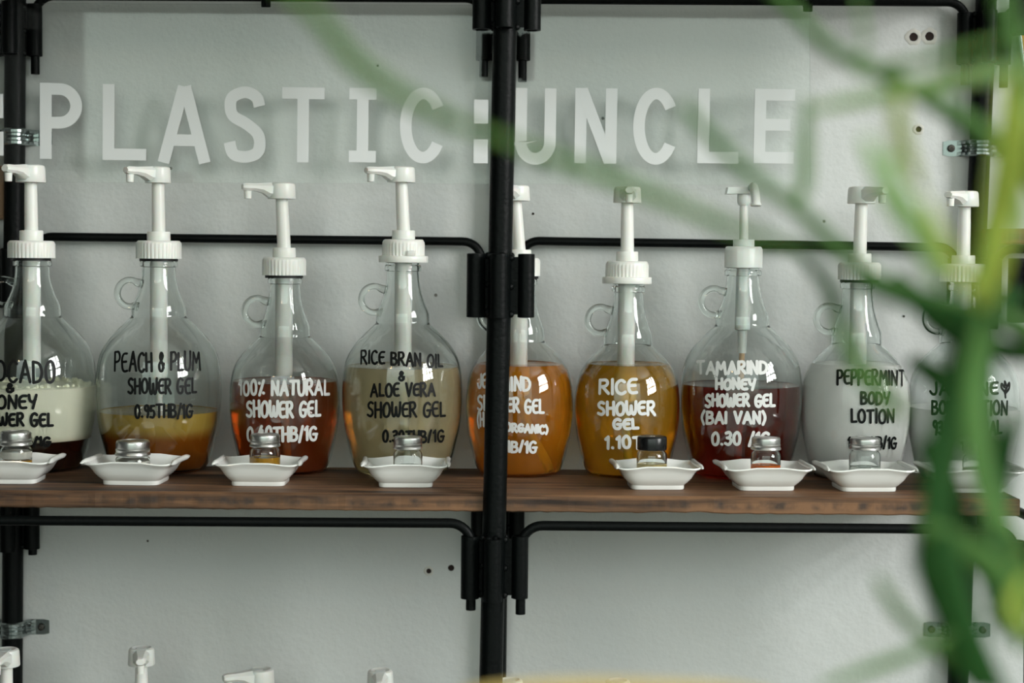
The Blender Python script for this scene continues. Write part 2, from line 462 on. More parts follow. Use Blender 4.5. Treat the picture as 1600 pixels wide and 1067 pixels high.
def add_lettering(bm, lines, origin, rfun, width):
    """draw marker strokes on a surface of revolution (radius rfun(z)) standing at origin"""
    def hit(px, py):
        d = ray(px, py)
        lo_t = (origin.y - 0.075 - CL.y) / d.y; hi_t = (origin.y - CL.y) / d.y
        def g(t):
            p = CL + d * t - origin
            return math.hypot(p.x, p.y) - rfun(p.z)
        a, b = lo_t, hi_t
        if g(b) > 0: return None
        for _ in range(26):
            m = (a + b) / 2
            if g(m) > 0: a = m
            else: b = m
        p = CL + d * a - origin
        r = math.hypot(p.x, p.y)
        dr = (rfun(p.z + 2e-4) - rfun(p.z - 2e-4)) / 4e-4
        nrm = Vector((p.x / r, p.y / r, -dr)).normalized()
        return p + nrm * 0.00035, nrm
    for text, x0, x1, yt, yb, *rest in lines:
        for v in layout(text, x0, x1, yt, yb, rest[0] if rest else 0.0, width):
            H = [hit(p.x, p.y) for p in resample(v, 1.6)]
            H = [h for h in H if h]
            if len(H) < 2: continue
            w = width * S * .44
            m = len(H)
            L, Rr = [], []
            for i in range(m):
                t = H[min(i + 1, m - 1)][0] - H[max(i - 1, 0)][0]
                t = t.normalized() if t.length > 1e-9 else Vector((1, 0, 0))
                s = H[i][1].cross(t).normalized()
                L.append(bm.verts.new(H[i][0] + s * w)); Rr.append(bm.verts.new(H[i][0] - s * w))
            for i in range(m - 1):
                try: bm.faces.new((Rr[i], Rr[i + 1], L[i + 1], L[i]))
                except ValueError: pass
            for idx, ends in ((0, (0, 1)), (m - 1, (m - 2, m - 1))):
                t = (H[ends[1]][0] - H[ends[0]][0]).normalized() * (1 if idx else -1)
                s = H[idx][1].cross(t).normalized()
                c, nn = H[idx]
                f = [bm.verts.new(c + (s * math.cos(a) + t * math.sin(a)) * w) for a in [PI * q / 6 for q in range(7)]]
                bm.faces.new(f)
            # round the sharp corners of straight strokes
            for i in range(1, m - 1):
                t1 = (H[i][0] - H[i - 1][0]).normalized(); t2 = (H[i + 1][0] - H[i][0]).normalized()
                if t1.dot(t2) < 0.75:
                    s = H[i][1].cross(t1).normalized(); u = s.cross(H[i][1])
                    bm.faces.new([bm.verts.new(H[i][0] + (s * math.cos(a) + u * math.sin(a)) * w) for a in [2 * PI * q / 10 for q in range(10)]])


# ------------------------------------------------------------------ the setting
WALL_Y = 0.092
CEIL = 3.9
def slab(name, lo, hi, mat):
    bm = bmesh.new(); add_box(bm, lo, hi)
    return struct(obj(name, bm, mat, smooth=False))
wall = slab('wall_back', (-3.0, WALL_Y, 0), (3.0, WALL_Y + 0.15, CEIL), M['wall'])
slab('floor', (-3.15, -6.0, -0.1), (3.15, WALL_Y + 0.15, 0), M['floor'])
slab('ceiling', (-3.15, -6.0, CEIL), (3.15, WALL_Y + 0.15, CEIL + 0.1), M['ceiling'])
slab('added_shade_wall_left', (-1.0, -1.5, 0), (-0.85, WALL_Y + 0.15, CEIL), M['shadewall'])  # unseen wall, added close by to block light and darken the left
# right wall with a tall gridded window in it
bm = bmesh.new()
wy0, wy1, wz0, wz1 = -3.2, -1.4, 1.65, 3.55
add_box(bm, (3.0, -6.0, 0), (3.15, WALL_Y + 0.15, wz0)); add_box(bm, (3.0, -6.0, wz1), (3.15, WALL_Y + 0.15, CEIL))
add_box(bm, (3.0, -6.0, wz0), (3.15, wy0, wz1)); add_box(bm, (3.0, wy1, wz0), (3.15, WALL_Y + 0.15, wz1))
struct(obj('wall_right', bm, M['wall'], smooth=False))
bm = bmesh.new()
for i in range(5):
    y = wy0 + (wy1 - wy0) * i / 4; add_box(bm, (2.97, y - 0.045, wz0), (3.01, y + 0.045, wz1))
for i in range(5):
    z = wz0 + (wz1 - wz0) * i / 4; add_box(bm, (2.97, wy0, z - 0.04), (3.01, wy1, z + 0.04))
struct(obj('window_1', bm, M['frame'], smooth=False))

# old screw holes in the plaster
def wall_hole(px, py, r, ring):
    p = at(px, py, WALL_Y)
    bm = bmesh.new()
    if ring:
        pr = [(r * 1.9, 0.0003), (r * 1.5, 0.0009), (r * 1.02, 0.0007), (r, -0.0002)]
        add_lathe(bm, pr, 18, close_bottom=False, close_top=False)
        for v in bm.verts: v.co = Vector((v.co.x * (1 + 0.12 * math.sin(9 * v.co.x / r)), -v.co.z, v.co.y * (1 + .1 * math.sin(7 * v.co.y / r))))
        o = obj('filler_ring', bm, M['filler'], wall, p)
    bm = bmesh.new()
    add_lathe(bm, [(0, 0.0004), (r * 0.6, 0.0005), (r, 0.0006)], 14, close_top=False)
    for v in bm.verts: v.co = Vector((v.co.x, -v.co.z, v.co.y))
    obj('screw_hole', bm, M['hole'], wall, p)
for px, py, r, ring in [(1427, 58, .0046, 1), (1452, 57, .0048, 1), (1435, 202, .0032, 1), (670, 892, .0028, 1), (705, 887, .0034, 0),
                        (942, 185, .0016, 0), (590, 103, .0012, 0), (1412, 494, .0013, 0), (833, 334, .0013, 0), (231, 845, .0012, 0)]:
    wall_hole(px, py, r, ring)


# ------------------------------------------------------------------ the pipe rack
POST_R, RAIL_R = 0.0110, 0.0046
FY, RY = -0.1545, 0.0785            # front and rear post lines
def post(name, label, px_t, px_b, Y, sleeves, levels):
    """upright through the pixels (px_t, 0) and (px_b, 1067); sleeves: offsets of the welded tubes"""
    a = at(px_t, 0, Y); b = at(px_b, 1067, Y)
    d = (a - b) / (a.z - b.z)
    foot = b - d * b.z
    t = thing(name, label, 'post', foot, 'uprights of the black pipe rack')
    bm = bmesh.new()
    add_tube(bm, [d * 0.0, d * 0.6, d * 1.2, d * 2.3], POST_R, 28)
    obj('pole', bm, M['black'], t)
    for zt, zb in levels:
        for ox, oy, r in sleeves:
            bm = bmesh.new()
            c = Vector((ox, oy, 0)) + d * zb
            h = zt - zb
            add_lathe(bm, [(r - .0018, 0), (r, 0.0004), (r, h - .0004), (r - .0018, h), (r - .0018, h - 0.002), (r - .0018, 0)], 22, close_bottom=False, close_top=False)
            obj('sleeve', bm, M['black'], t, c)
            # welds that tie the tube to the pole
            bm = bmesh.new()
            n = Vector((ox, oy, 0)).normalized()
            mid = n * (POST_R * 0.98)
            side = Vector((-n.y, n.x, 0))
            for zz in (0.004, h * .5, h - .003):
                for s in (-1, 1):
                    add_sphere(bm, mid + side * 0.0022 * s + Vector((0, 0, zz + .001 * s)) + d * zb, 0.0034, 8)
            g = Vector((ox, oy, 0)) - n * (r * .8)
            lo = min(mid.length, g.length) - .002; hi = max(mid.length, g.length)
            q = [n * lo + side * .0018, n * hi + side * .0018, n * hi - side * .0018, n * lo - side * .0018]
            vs = [bm.verts.new(v + d * (zb + .003)) for v in q] + [bm.verts.new(v + d * (zt - .003)) for v in q]
            for f in ((0, 3, 2, 1), (4, 5, 6, 7), (0, 1, 5, 4), (1, 2, 6, 5), (2, 3, 7, 6), (3, 0, 4, 7)): bm.faces.new([vs[i] for i in f])
            obj('weld', bm, M['black'], t)
    t['d'] = list(d)
    return t, foot, d

PX = lambda v: v * 0.00065
LV = []
zf = lambda y: at(780, y, FY).z
top_l = (zf(-46), zf(48)); mid_l = (zf(396), zf(496)); low_l = (zf(836), zf(934))
dz = mid_l[0] - low_l[0]
btm_l = (low_l[0] - 2 * dz, low_l[1] - 2 * dz)
LEV = [top_l, mid_l, low_l, btm_l]
SF = [(-.0212, -.004, .0086), (.0, -.0188, .0086), (.0250, -.001, .0078), (.002, .0190, .0080)]
SR = [(-.0205, 0.0, .0082), (.0205, 0.0, .0082), (0, -.0188, .0080)]
pf, ff, df = post('rack_post', 'black front upright pipe dividing the picture, in front of the orange gel jug', 790, 767, FY, SF, LEV)
pr_, fr, dr_ = post('rack_post', 'black upright against the wall, hidden behind the front upright', 787, 775, RY, SR, LEV)
pl, fl, dl = post('rack_post', 'black upright against the wall behind the avocado and honey jug', 24, 19, RY, SR, LEV)
pr2, fr2, dr2 = post('rack_post', 'black upright against the wall behind the blurred leaves on the right', 1541, 1497, RY, SR, LEV)
pr3, fr3, dr3 = post('rack_post', 'black front upright at the right edge of the picture', 1626, 1618, FY, SF, LEV)
fL, dL = Vector((ff.x + (fl.x - fr.x) * 1.0 - 0.0, FY, 0)), Vector((0, 0, 1))
tL = thing('rack_post', 'black front upright beyond the left edge of the picture', 'post', (fl.x, FY, 0), 'uprights of the black pipe rack')
bm = bmesh.new(); add_tube(bm, [(0, 0, 0), (0, 0, 2.3)], POST_R, 24); obj('pole', bm, M['black'], tL)
for zt, zb in LEV:
    for ox, oy, r in SF:
        bm = bmesh.new(); h = zt - zb
        add_lathe(bm, [(r - .0018, 0), (r, 0.0004), (r, h - .0004), (r - .0018, h), (r - .0018, 0)], 18, close_bottom=False, close_top=False)
        obj('sleeve', bm, M['black'], tL, (ox, oy, zb))

def rail(label, A, B, zr, drop_a, drop_b, bend=0.020, group='bent rails of the black pipe rack', sag=0.0):
    """bar from sleeve centre A to sleeve centre B (x, y) with both ends bent down into the sleeves"""
    A = Vector((A[0], A[1], zr[0])); B = Vector((B[0], B[1], zr[1]))
    u = (B - A); u.z = 0; L = u.length; u.normalize()
    pts = [A + Vector((0, 0, -drop_a)), A + Vector((0, 0, -bend))]
    for i in range(1, 9):
        a = PI / 2 * i / 8
        pts.append(A + u * (bend * (1 - math.cos(a))) + Vector((0, 0, -bend + bend * math.sin(a))))
    for i in range(1, 8): pts.append(A.lerp(B, i / 8) + Vector((0, 0, sag * math.sin(PI * i / 8))))
    for i in range(8, 0, -1):
        a = PI / 2 * i / 8
        pts.append(B - u * (bend * (1 - math.cos(a))) + Vector((0, 0, -bend + bend * math.sin(a))))
    pts += [B + Vector((0, 0, -bend)), B + Vector((0, 0, -drop_b))]
    bm = bmesh.new()
    o0 = A.copy()
    add_tube(bm, [p - o0 for p in pts], RAIL_R, 16)
    return tag(obj('rack_rail', bm, M['black'], None, o0), label, 'rail', group)

def sl(foot, d, off, z): p = foot + d * z + Vector((off[0], off[1], 0)); return (p.x, p.y)
def zpx(px, py, Y): return at(px, py, Y).z
DR = 0.113
# rear rails behind the pumps
zl = zpx(400, 374, RY); zr1, zr2 = zpx(850, 376.5, RY), zpx(1440, 386, RY)
rail('black rail behind the four left pumps, between the left and middle uprights', sl(fl, dl, SR[1], zl), sl(fr, dr_, SR[0], zl), (zpx(100, 370, RY), zpx(700, 377, RY)), .08, .08)
rail('black rail behind the rice and peppermint pumps, between the middle and right uprights', sl(fr, dr_, SR[1], zr1), sl(fr2, dr2, SR[0], zr2), (zr1, zr2), .08, .08)
# front rails under the shelf edge
zl = zpx(400, 814, FY); zr1 = zpx(900, 820, FY)
rail('black rail under the front edge of the shelf, left of the middle upright', (tL.location.x + SF[2][0], FY + SF[2][1]), sl(ff, df, SF[0], zl), (zpx(10, 813, FY), zpx(690, 816, FY)), .082, .081)
rail('black rail under the front edge of the shelf, right of the middle upright', sl(ff, df, SF[2], zr1), sl(fr3, dr3, SF[0], zr1), (zpx(850, 821, FY), zpx(1540, 826, FY)), .083, .085)
# rear rails hidden behind the shelf board
rail('black rail behind the shelf board, left of the middle upright', sl(fl, dl, SR[1], zl), sl(fr, dr_, SR[0], zl), (zl, zl), .076, .076)
rail('black rail behind the shelf board, right of the middle upright', sl(fr, dr_, SR[1], zl), sl(fr2, dr2, SR[0], zl), (zl, zl), .076, .076)
# top rails that carry the sign
zt_a, zt_b = zpx(100, -6, RY), zpx(700, -3, RY)
rail('black rail along the top edge of the picture, above the left half of the sign', sl(fl, dl, SR[1], zt_a), sl(fr, dr_, SR[0], zt_b), (zt_a, zt_b), .082, .082)
zt_c, zt_d = zpx(860, 0, RY), zpx(1440, 3, RY)
rail('black rail along the top edge of the picture, above the right half of the sign', sl(fr, dr_, SR[1], zt_c), sl(fr2, dr2, SR[0], zt_d), (zt_c, zt_d), .086, .086)
# rails of the neighbouring bays that reach into the picture
for lab, f_, d_, off, sgn, py in [('short end of a black rail at the left edge, left of the avocado jug pump', fl, dl, SR[0], -1, 346),
                                  ('end of a black rail at the right edge, under the red brown board', fr2, dr2, SR[1], 1, 389),
                                  ('end of a black rail in the top right corner, above the orange card', fr2, dr2, SR[1], 1, 10)]:
    z = zpx(20 if sgn < 0 else 1590, py, RY)
    a = sl(f_, d_, off, z)
    rail(lab, a, (a[0] + sgn * 0.26, a[1]), (z, z), .085, .085)
zq = zpx(1595, 823, FY)
# posts' pins seen below the middle upright
# side rails that carry the shelf boards
T_SH = 0.0160
SH_B = SHELF - T_SH
LOW = SHELF - 0.4885
SIDES = [('behind the middle upright', ff, df, fr, dr_), ('beside the left wall upright', Vector((tL.location.x, FY, 0)), Vector((0, 0, 1)), fl, dl), ('behind the leaves beside the right wall upright', fr3, dr3, fr2, dr2)]
for nm, fa, da, fb, db in SIDES:
    for z, w in ((SH_B - RAIL_R, 'upper'), (LOW - T_SH - RAIL_R, 'lower'), (zf(-46) + 0.020 - RAIL_R, 'top')):
        rail('short black side rail under the %s shelf, %s' % (w, nm), sl(fa, da, SF[3], z), sl(fb, db, SR[2], z), (z, z), .07, .07, bend=0.012, group='side rails under the shelf boards')

# ------------------------------------------------------------------ shelf boards
def board(label, x0, x1, y0, y1, ztop, th, mat, chips=()):
    bm = bmesh.new()
    n = 160
    rings = []
    rnd = random.Random(3)
    for i in range(n + 1):
        x = x0 + (x1 - x0) * i / n
        j = rnd.uniform(-.0004, .0004); k2 = rnd.uniform(-.0003, .0003)
        zb = ztop - th + j
        for cx, wd, dp in chips:
            if abs(x - cx) < wd: zb += dp * (1 - abs(x - cx) / wd)
        sec = [(y0 + .0015 + k2, ztop), (y0 + k2, ztop - .0015), (y0 + k2, zb + .0012), (y0 + .0012, zb), (y1, zb), (y1, ztop)]
        rings.append([bm.verts.new((x, yy, zz - ztop + th / 2)) for yy, zz in sec])
    for a, b in zip(rings, rings[1:]):
        for i in range(6):
            j = (i + 1) % 6
            bm.faces.new((a[i], b[i], b[j], a[j]))
    bm.faces.new(rings[0]); bm.faces.new(list(reversed(rings[-1])))
    fix_normals(bm)
    o = obj('wooden_shelf', bm, mat, None, (0, 0, ztop - th / 2), smooth=False)
    return tag(o, label, 'shelf')
shelf_y0 = atz(400, 769.5, SHELF).y
shelf_y1 = atz(400, 729.0, SHELF).y
x_r = at(1594, 780, shelf_y0).x
board('brown wooden shelf board carrying the nine jugs and the white dishes', fl.x - 0.015, x_r, shelf_y0, shelf_y1, SHELF, T_SH, M['wood'], [(at(1092, 798, shelf_y0).x, .012, .0018), (at(1040, 798, shelf_y0).x, .03, .0012)])
board('wooden shelf board below the picture carrying the lower pump bottles', fl.x - 0.015, x_r, shelf_y0, shelf_y1, LOW, T_SH, M['wood'])
UP = zf(-46) + 0.036
board('wooden shelf board just above the top edge of the picture', fl.x - 0.015, x_r, shelf_y0, shelf_y1, UP, T_SH, M['wood'])
pa = at(1557, 359, 0.02); pb = at(1557, 383, 0.02)
zt = zpx(1590, 389, RY) + RAIL_R
board('red brown board end at the right edge, resting on a black rail', pa.x, pa.x + 0.42, 0.005, 0.088, zt + (pa.z - pb.z), pa.z - pb.z, M['wood_red'])

# ------------------------------------------------------------------ pipe clamps on the wall
def clamp(label, px, py, foot, d, tab_l=True, tab_r=True):
    zc = at(px, py, RY).z
    c = foot + d * zc
    t = thing('pipe_clamp', label, 'pipe clamp', (c.x, WALL_Y, zc), 'zinc pipe clamps on the wall uprights')
    cy = c.y - WALL_Y
    r = POST_R + .0009
    path = []
    if tab_l: path += [(-.036, -.0008), (-.030, -.0008), (-.0215, -.0008), (-.0165, -.0016)]
    path += [(-r - .0008, cy * 0.55)]
    for i in range(13):
        a = PI - PI * i / 12
        path.append((r * math.cos(a), cy - r * math.sin(a)))
    path += [(r + .0008, cy * 0.55)]
    if tab_r: path += [(.0165, -.0016), (.0215, -.0008), (.030, -.0008), (.036, -.0008)]
    prof = [(-.0088, 0), (-.0074, -.0016), (-.0048, -.0016), (-.0034, 0), (-.0012, 0), (0, -.0012), (.0012, 0), (.0034, 0), (.0048, -.0016), (.0074, -.0016), (.0088, 0)]
    bm = bmesh.new(); rings = []
    for i, (x, y) in enumerate(path):
        p0, p1 = path[max(i - 1, 0)], path[min(i + 1, len(path) - 1)]
        tx, ty = p1[0] - p0[0], p1[1] - p0[1]; L = math.hypot(tx, ty); nx, ny = ty / L, -tx / L
        flat = 0.0 if abs(x) > .018 else 1.0
        hs = 0.80 if abs(x) > .034 else (1.0 if abs(x) < .016 else .95)
        rings.append([bm.verts.new((x - nx * o * flat * 1.0, y + (-abs(ny) * o * -1 if False else -ny * o * flat), z * hs)) for z, o in prof])
    for a, b in zip(rings, rings[1:]):
        for i in range(len(prof) - 1): bm.faces.new((a[i], b[i], b[i + 1], a[i + 1]))
    fix_normals(bm)
    bmesh.ops.solidify(bm, geom=bm.faces[:], thickness=0.0007)
    fix_normals(bm)
    obj('strap', bm, M['zinc'], t, smooth=False)
    for s, ok in ((-1, tab_l), (1, tab_r)):
        if not ok: continue
        bm = bmesh.new()
        add_lathe(bm, [(.0040, 0), (.0040, .0006), (.0032, .0020), (.0012, .0023), (0, .0012)], 14)
        for v in bm.verts: v.co = Vector((v.co.x, -v.co.z - .0018, v.co.y))
        fix_normals(bm)
        obj('screw', bm, M['screw'], t, (s * .0275, 0, 0))
    return t
clamp('zinc pipe clamp seen through the sign at the letter P', 23, 214, fl, dl)
clamp('zinc pipe clamp at the lower left, on the left wall upright', 21, 983, fl, dl)
clamp('zinc pipe clamp beside the right end of the sign', 1531, 231, fr2, dr2)
clamp('zinc pipe clamp at the lower right, below the shelf', 1500, 988, fr2, dr2)

# ------------------------------------------------------------------ the acrylic sign
SY = 0.0585
a0 = at(-90, 284, SY); a1 = at(1266, 289, SY)
ztop = zpx(600, 6, RY) + .001
sign = thing('acrylic_sign', 'clear acrylic sign with white capital letters hanging behind the pumps', 'sign', (a0.x, SY, a0.z))
bm = bmesh.new()
q = [(a0.x, a0.z), (a1.x, a1.z), (at(1266, 10, SY).x, at(1266, 10, SY).z), (at(-90, 4, SY).x, at(-90, 4, SY).z)]
v0 = [bm.verts.new((x - a0.x, 0.0012, z - a0.z)) for x, z in q]; v1 = [bm.verts.new((x - a0.x, 0.0042, z - a0.z)) for x, z in q]
bm.faces.new(v0); bm.faces.new(list(reversed(v1)))
for i in range(4):
    j = (i + 1) % 4; bm.faces.new((v0[j], v0[i], v1[i], v1[j]))
fix_normals(bm)
obj('clear_panel', bm, M['acrylic'], sign, smooth=False)

def arc(cx, cy, rx, ry, a0, a1, n=20):
    return [(cx + rx * math.cos(math.radians(a0 + (a1 - a0) * i / n)), cy + ry * math.sin(math.radians(a0 + (a1 - a0) * i / n))) for i in range(n + 1)]
def block(ch, w, h, t):
    """centre lines of a block capital in a w x h box (pixels, y up)"""
    i = t / 2
    if ch == 'P': 
        r = (h * .60 - t) / 2
        return [[(i, 0), (i, h)], [(i, h - i), (w - r - i, h - i)] + arc(w - r - i, h - i - r, r, r, 90, -90, 18)[1:] + [(i, h - i - 2 * r)]]
    if ch == 'L': return [[(i, h), (i, i), (w, i)]]
    if ch == 'A': return [[(w * .10, -i * .4 + 2), (w * .5 - 1, h), ], [(w * .90, -i * .4 + 2), (w * .5 + 1, h)], [(w * .24, h * .285), (w * .76, h * .285)]]
    if ch == 'S':
        p = [(w - i - 1, h * .74), (w - i - 6, h * .86), (w * .5, h - i), (i + 4, h * .86), (i, h * .74), (i + 5, h * .61), (w * .5, h * .52), (w - i - 5, h * .40), (w - i, h * .26), (w - i - 5, h * .13), (w * .5, i), (i + 5, h * .12), (i - 1, h * .27)]
        return [[(v.x, v.y) for v in catmull([(a, b, 0) for a, b in p], 7)]]
    if ch == 'T': return [[(0, h - i), (w, h - i)], [(w / 2, h - i), (w / 2, 0)]]
    if ch == 'I': return [[(0, h - i), (w, h - i)], [(w / 2, h - i), (w / 2, i)], [(0, i), (w, i)]]
    if ch == 'C': return [arc(w * .52, h / 2, w * .52 - i, h / 2 - i, 34, 326, 44)]
    if ch == 'U': 
        r = w / 2 - i
        return [[(i, h), (i, r * 1.15 + i)] + arc(w / 2, r * 1.15 + i, r, r * 1.15, 180, 360, 20) + [(w - i, h)]]
    if ch == 'N': return [[(i, 0), (i, h)], [(i * 1.15, h - 2), (w - i * 1.15, 2)], [(w - i, 0), (w - i, h)]]
    if ch == 'E': return [[(w, h - i), (i, h - i), (i, i), (w, i)], [(i, h * .52), (w * .9, h * .52)]]
def add_strip(bm, pts, t, th, off=0.0):
    """mitred flat strip of width t and thickness th lying in the x-z plane"""
    P = [Vector((x, y)) for x, y in pts]
    m = len(P); Ls, Rs = [], []
    for i in range(m):
        d1 = (P[i] - P[i - 1]).normalized() if i else None
        d2 = (P[i + 1] - P[i]).normalized() if i < m - 1 else None
        d1 = d1 or d2; d2 = d2 or d1
        n1 = Vector((-d1.y, d1.x)); n2 = Vector((-d2.y, d2.x))
        n = (n1 + n2).normalized(); k = t / 2 / max(.35, n.dot(n1))
        Ls.append(P[i] + n * k); Rs.append(P[i] - n * k)
    fr_ = [[bm.verts.new((p.x, -off, p.y)) for p in side] for side in (Ls, Rs)]
    bk = [[bm.verts.new((p.x, th, p.y)) for p in side] for side in (Ls, Rs)]
    for i in range(m - 1):
        bm.faces.new((fr_[0][i], fr_[0][i + 1], fr_[1][i + 1], fr_[1][i]))
        bm.faces.new((bk[0][i], bk[1][i], bk[1][i + 1], bk[0][i + 1]))
        bm.faces.new((fr_[0][i], bk[0][i], bk[0][i + 1], fr_[0][i + 1]))
        bm.faces.new((fr_[1][i], fr_[1][i + 1], bk[1][i + 1], bk[1][i]))
    for i in (0, m - 1): bm.faces.new((fr_[0][i], fr_[1][i], bk[1][i], bk[0][i]))
LET = [('P', 62, 128, 130, 248), ('L', 160, 228, 132, 250), ('A', 247, 328, 135, 252), ('S', 350, 415, 135, 254), ('T', 440, 506, 137, 253),
       ('I', 545, 587, 138, 253), ('C', 624, 694, 137, 255), ('U', 804, 868, 138, 257), ('N', 897, 963, 138, 255), ('C', 988, 1057, 137, 257), ('L', 1089, 1153, 139, 255), ('E', 1177, 1240, 139, 255)]
for ch, x0, x1, yt, yb in LET:
    o = at(x0, yb, SY); k = (at(x1, yb, SY).x - o.x) / (x1 - x0)
    bm = bmesh.new()
    for n_, pts in enumerate(block(ch, x1 - x0, yb - yt, 18.5 if ch not in 'TI' else 17.5)):
        g = bmesh.new()
        add_strip(g, [(x * k, y * k) for x, y in pts], 18 * k, .0011, n_ * .00012)
        fix_normals(g)
        me_ = bpy.data.meshes.new('strip'); g.to_mesh(me_); g.free(); bm.from_mesh(me_); bpy.data.meshes.remove(me_)
    l = obj('letter', bm, M['vinyl'], sign, o - Vector((a0.x, SY, a0.z)), smooth=False)
    l.rotation_euler = (0, 0.006, 0)
for x0, x1, ya, yb in [(740, 762, 156, 217), (-17, 5, 147, 205)]:
    bm = bmesh.new(); o = at(x0, yb + 38, SY); k = S * 1.035
    for y in (0, (yb - ya)): add_box(bm, (0, 0, y * k), ((x1 - x0) * k, .0011, (y + 37) * k))
    obj('letter', bm, M['vinyl'], sign, o - Vector((a0.x, SY, a0.z)), smooth=False)
# little black clips between the sign and the top rail
for px, py, lab in [(420, 4, 'small black clip holding the sign to the left top rail'), (1257, 11, 'small black clip holding the sign to the right top rail')]:
    p = at(px, py, RY); zr = zpx(px, -5 if px < 800 else 2, RY)
    bm = bmesh.new()
    R2 = RAIL_R + .0012
    pts = [Vector((0, SY + .0003 - RY, p.z - zr - .007)), Vector((0, SY - RY, -.003)), Vector((0, -R2 - .002, .002))]
    for i in range(9):
        a = PI * .95 - PI * 1.3 * i / 8
        pts.append(Vector((0, R2 * math.cos(a), R2 * math.sin(a))))
    add_tube(bm, pts, [.0022, .0024] + [.0016] * (len(pts) - 2), 10, flat=1.0)
    add_box(bm, (-.005, SY - RY - .0014, p.z - zr - .008), (.005, SY - RY + .0008, p.z - zr + .004), .0012)
    tag(obj('sign_clip', bm, M['black'], None, (p.x, RY, zr)), lab, 'clip', 'clips of the acrylic sign')

# orange card and beige card in the neighbouring bays
def card(name, label, pts, Y, mat, frame):
    P = [at(x, y, Y) for x, y in pts]
    o = P[0]
    t = thing(name, label, 'card', o)
    bm = bmesh.new()
    f = [bm.verts.new(p - o) for p in P]; b = [bm.verts.new(p - o + Vector((0, .003, 0))) for p in P]
    bm.faces.new(f); bm.faces.new(list(reversed(b)))
    for i in range(4):
        j = (i + 1) % 4; bm.faces.new((f[i], b[i], b[j], f[j]))
    fix_normals(bm)
    obj('printed_face', bm, mat, t, smooth=False)
    bm = bmesh.new()
    for i in range(4): add_tube(bm, [P[i] - o, P[(i + 1) % 4] - o], .0022, 8)
    obj('edge_frame', bm, frame, t)
    return t
card('hanging_card', 'orange card with a grey edge at the top right corner', [(1608, 190), (1716, 170), (1700, 20), (1591, 36)], .0865, M['orange'], M['zinc'])
card('hanging_card', 'beige card on the wall at the left edge, beside the avocado jug pump', [(-120, 340), (7, 340), (6, 262), (-120, 262)], .0875, M['card'], M['card'])


# ------------------------------------------------------------------ the pump jugs
BODY = [(0, 58), (1, 65), (4, 71), (9, 75.5), (16, 79), (30, 83.5), (48, 87.5), (72, 92.5), (98, 95.5), (118, 96.5), (136, 96.3), (150, 95.5), (165, 93.8), (178, 91), (188, 87.2), (198, 81.5),
        (208, 74.5), (216, 67.2), (222, 61.5), (229, 54), (234, 48.5), (238, 44.5)]
NECK = [(0, 42.6), (3, 42.2), (9, 42.2), (15, 41.4), (20, 39.6), (26, 36.8), (34, 33.6), (44, 30.2), (54, 27.8), (64, 26.2), (74, 25.5), (77.5, 25.4), (78.5, 28.4), (80, 28.9), (85, 28.9), (86.5, 28.2), (87.5, 26.6),
        (90, 26.6), (91, 27.6), (92.5, 27.6), (93.5, 26.6), (96, 26.6)]
def interp(prof, z):
    if z <= prof[0][1]: return prof[0][0]
    for (r0, z0), (r1, z1) in zip(prof, prof[1:]):
        if z <= z1:
            return r0 + (r1 - r0) * ((z - z0) / (z1 - z0) if z1 > z0 else 0)
    return prof[-1][0]
def smooth_prof(p, n=3):
    v = catmull([(a, b, 0) for a, b in p], n)
    return [(q.x, q.y) for q in v]
def jug_profile(R, rim_h, ns):
    rs = R / 96.5
    kink = 240 * rs
    body = [(r * rs, h * rs) for h, r in BODY]
    nk = (rim_h - kink) / 90.0
    neck = [(r * ns, kink + h * nk) for h, r in NECK]
    p = smooth_prof(body) + neck
    return [(r * S, h * S) for r, h in p], kink

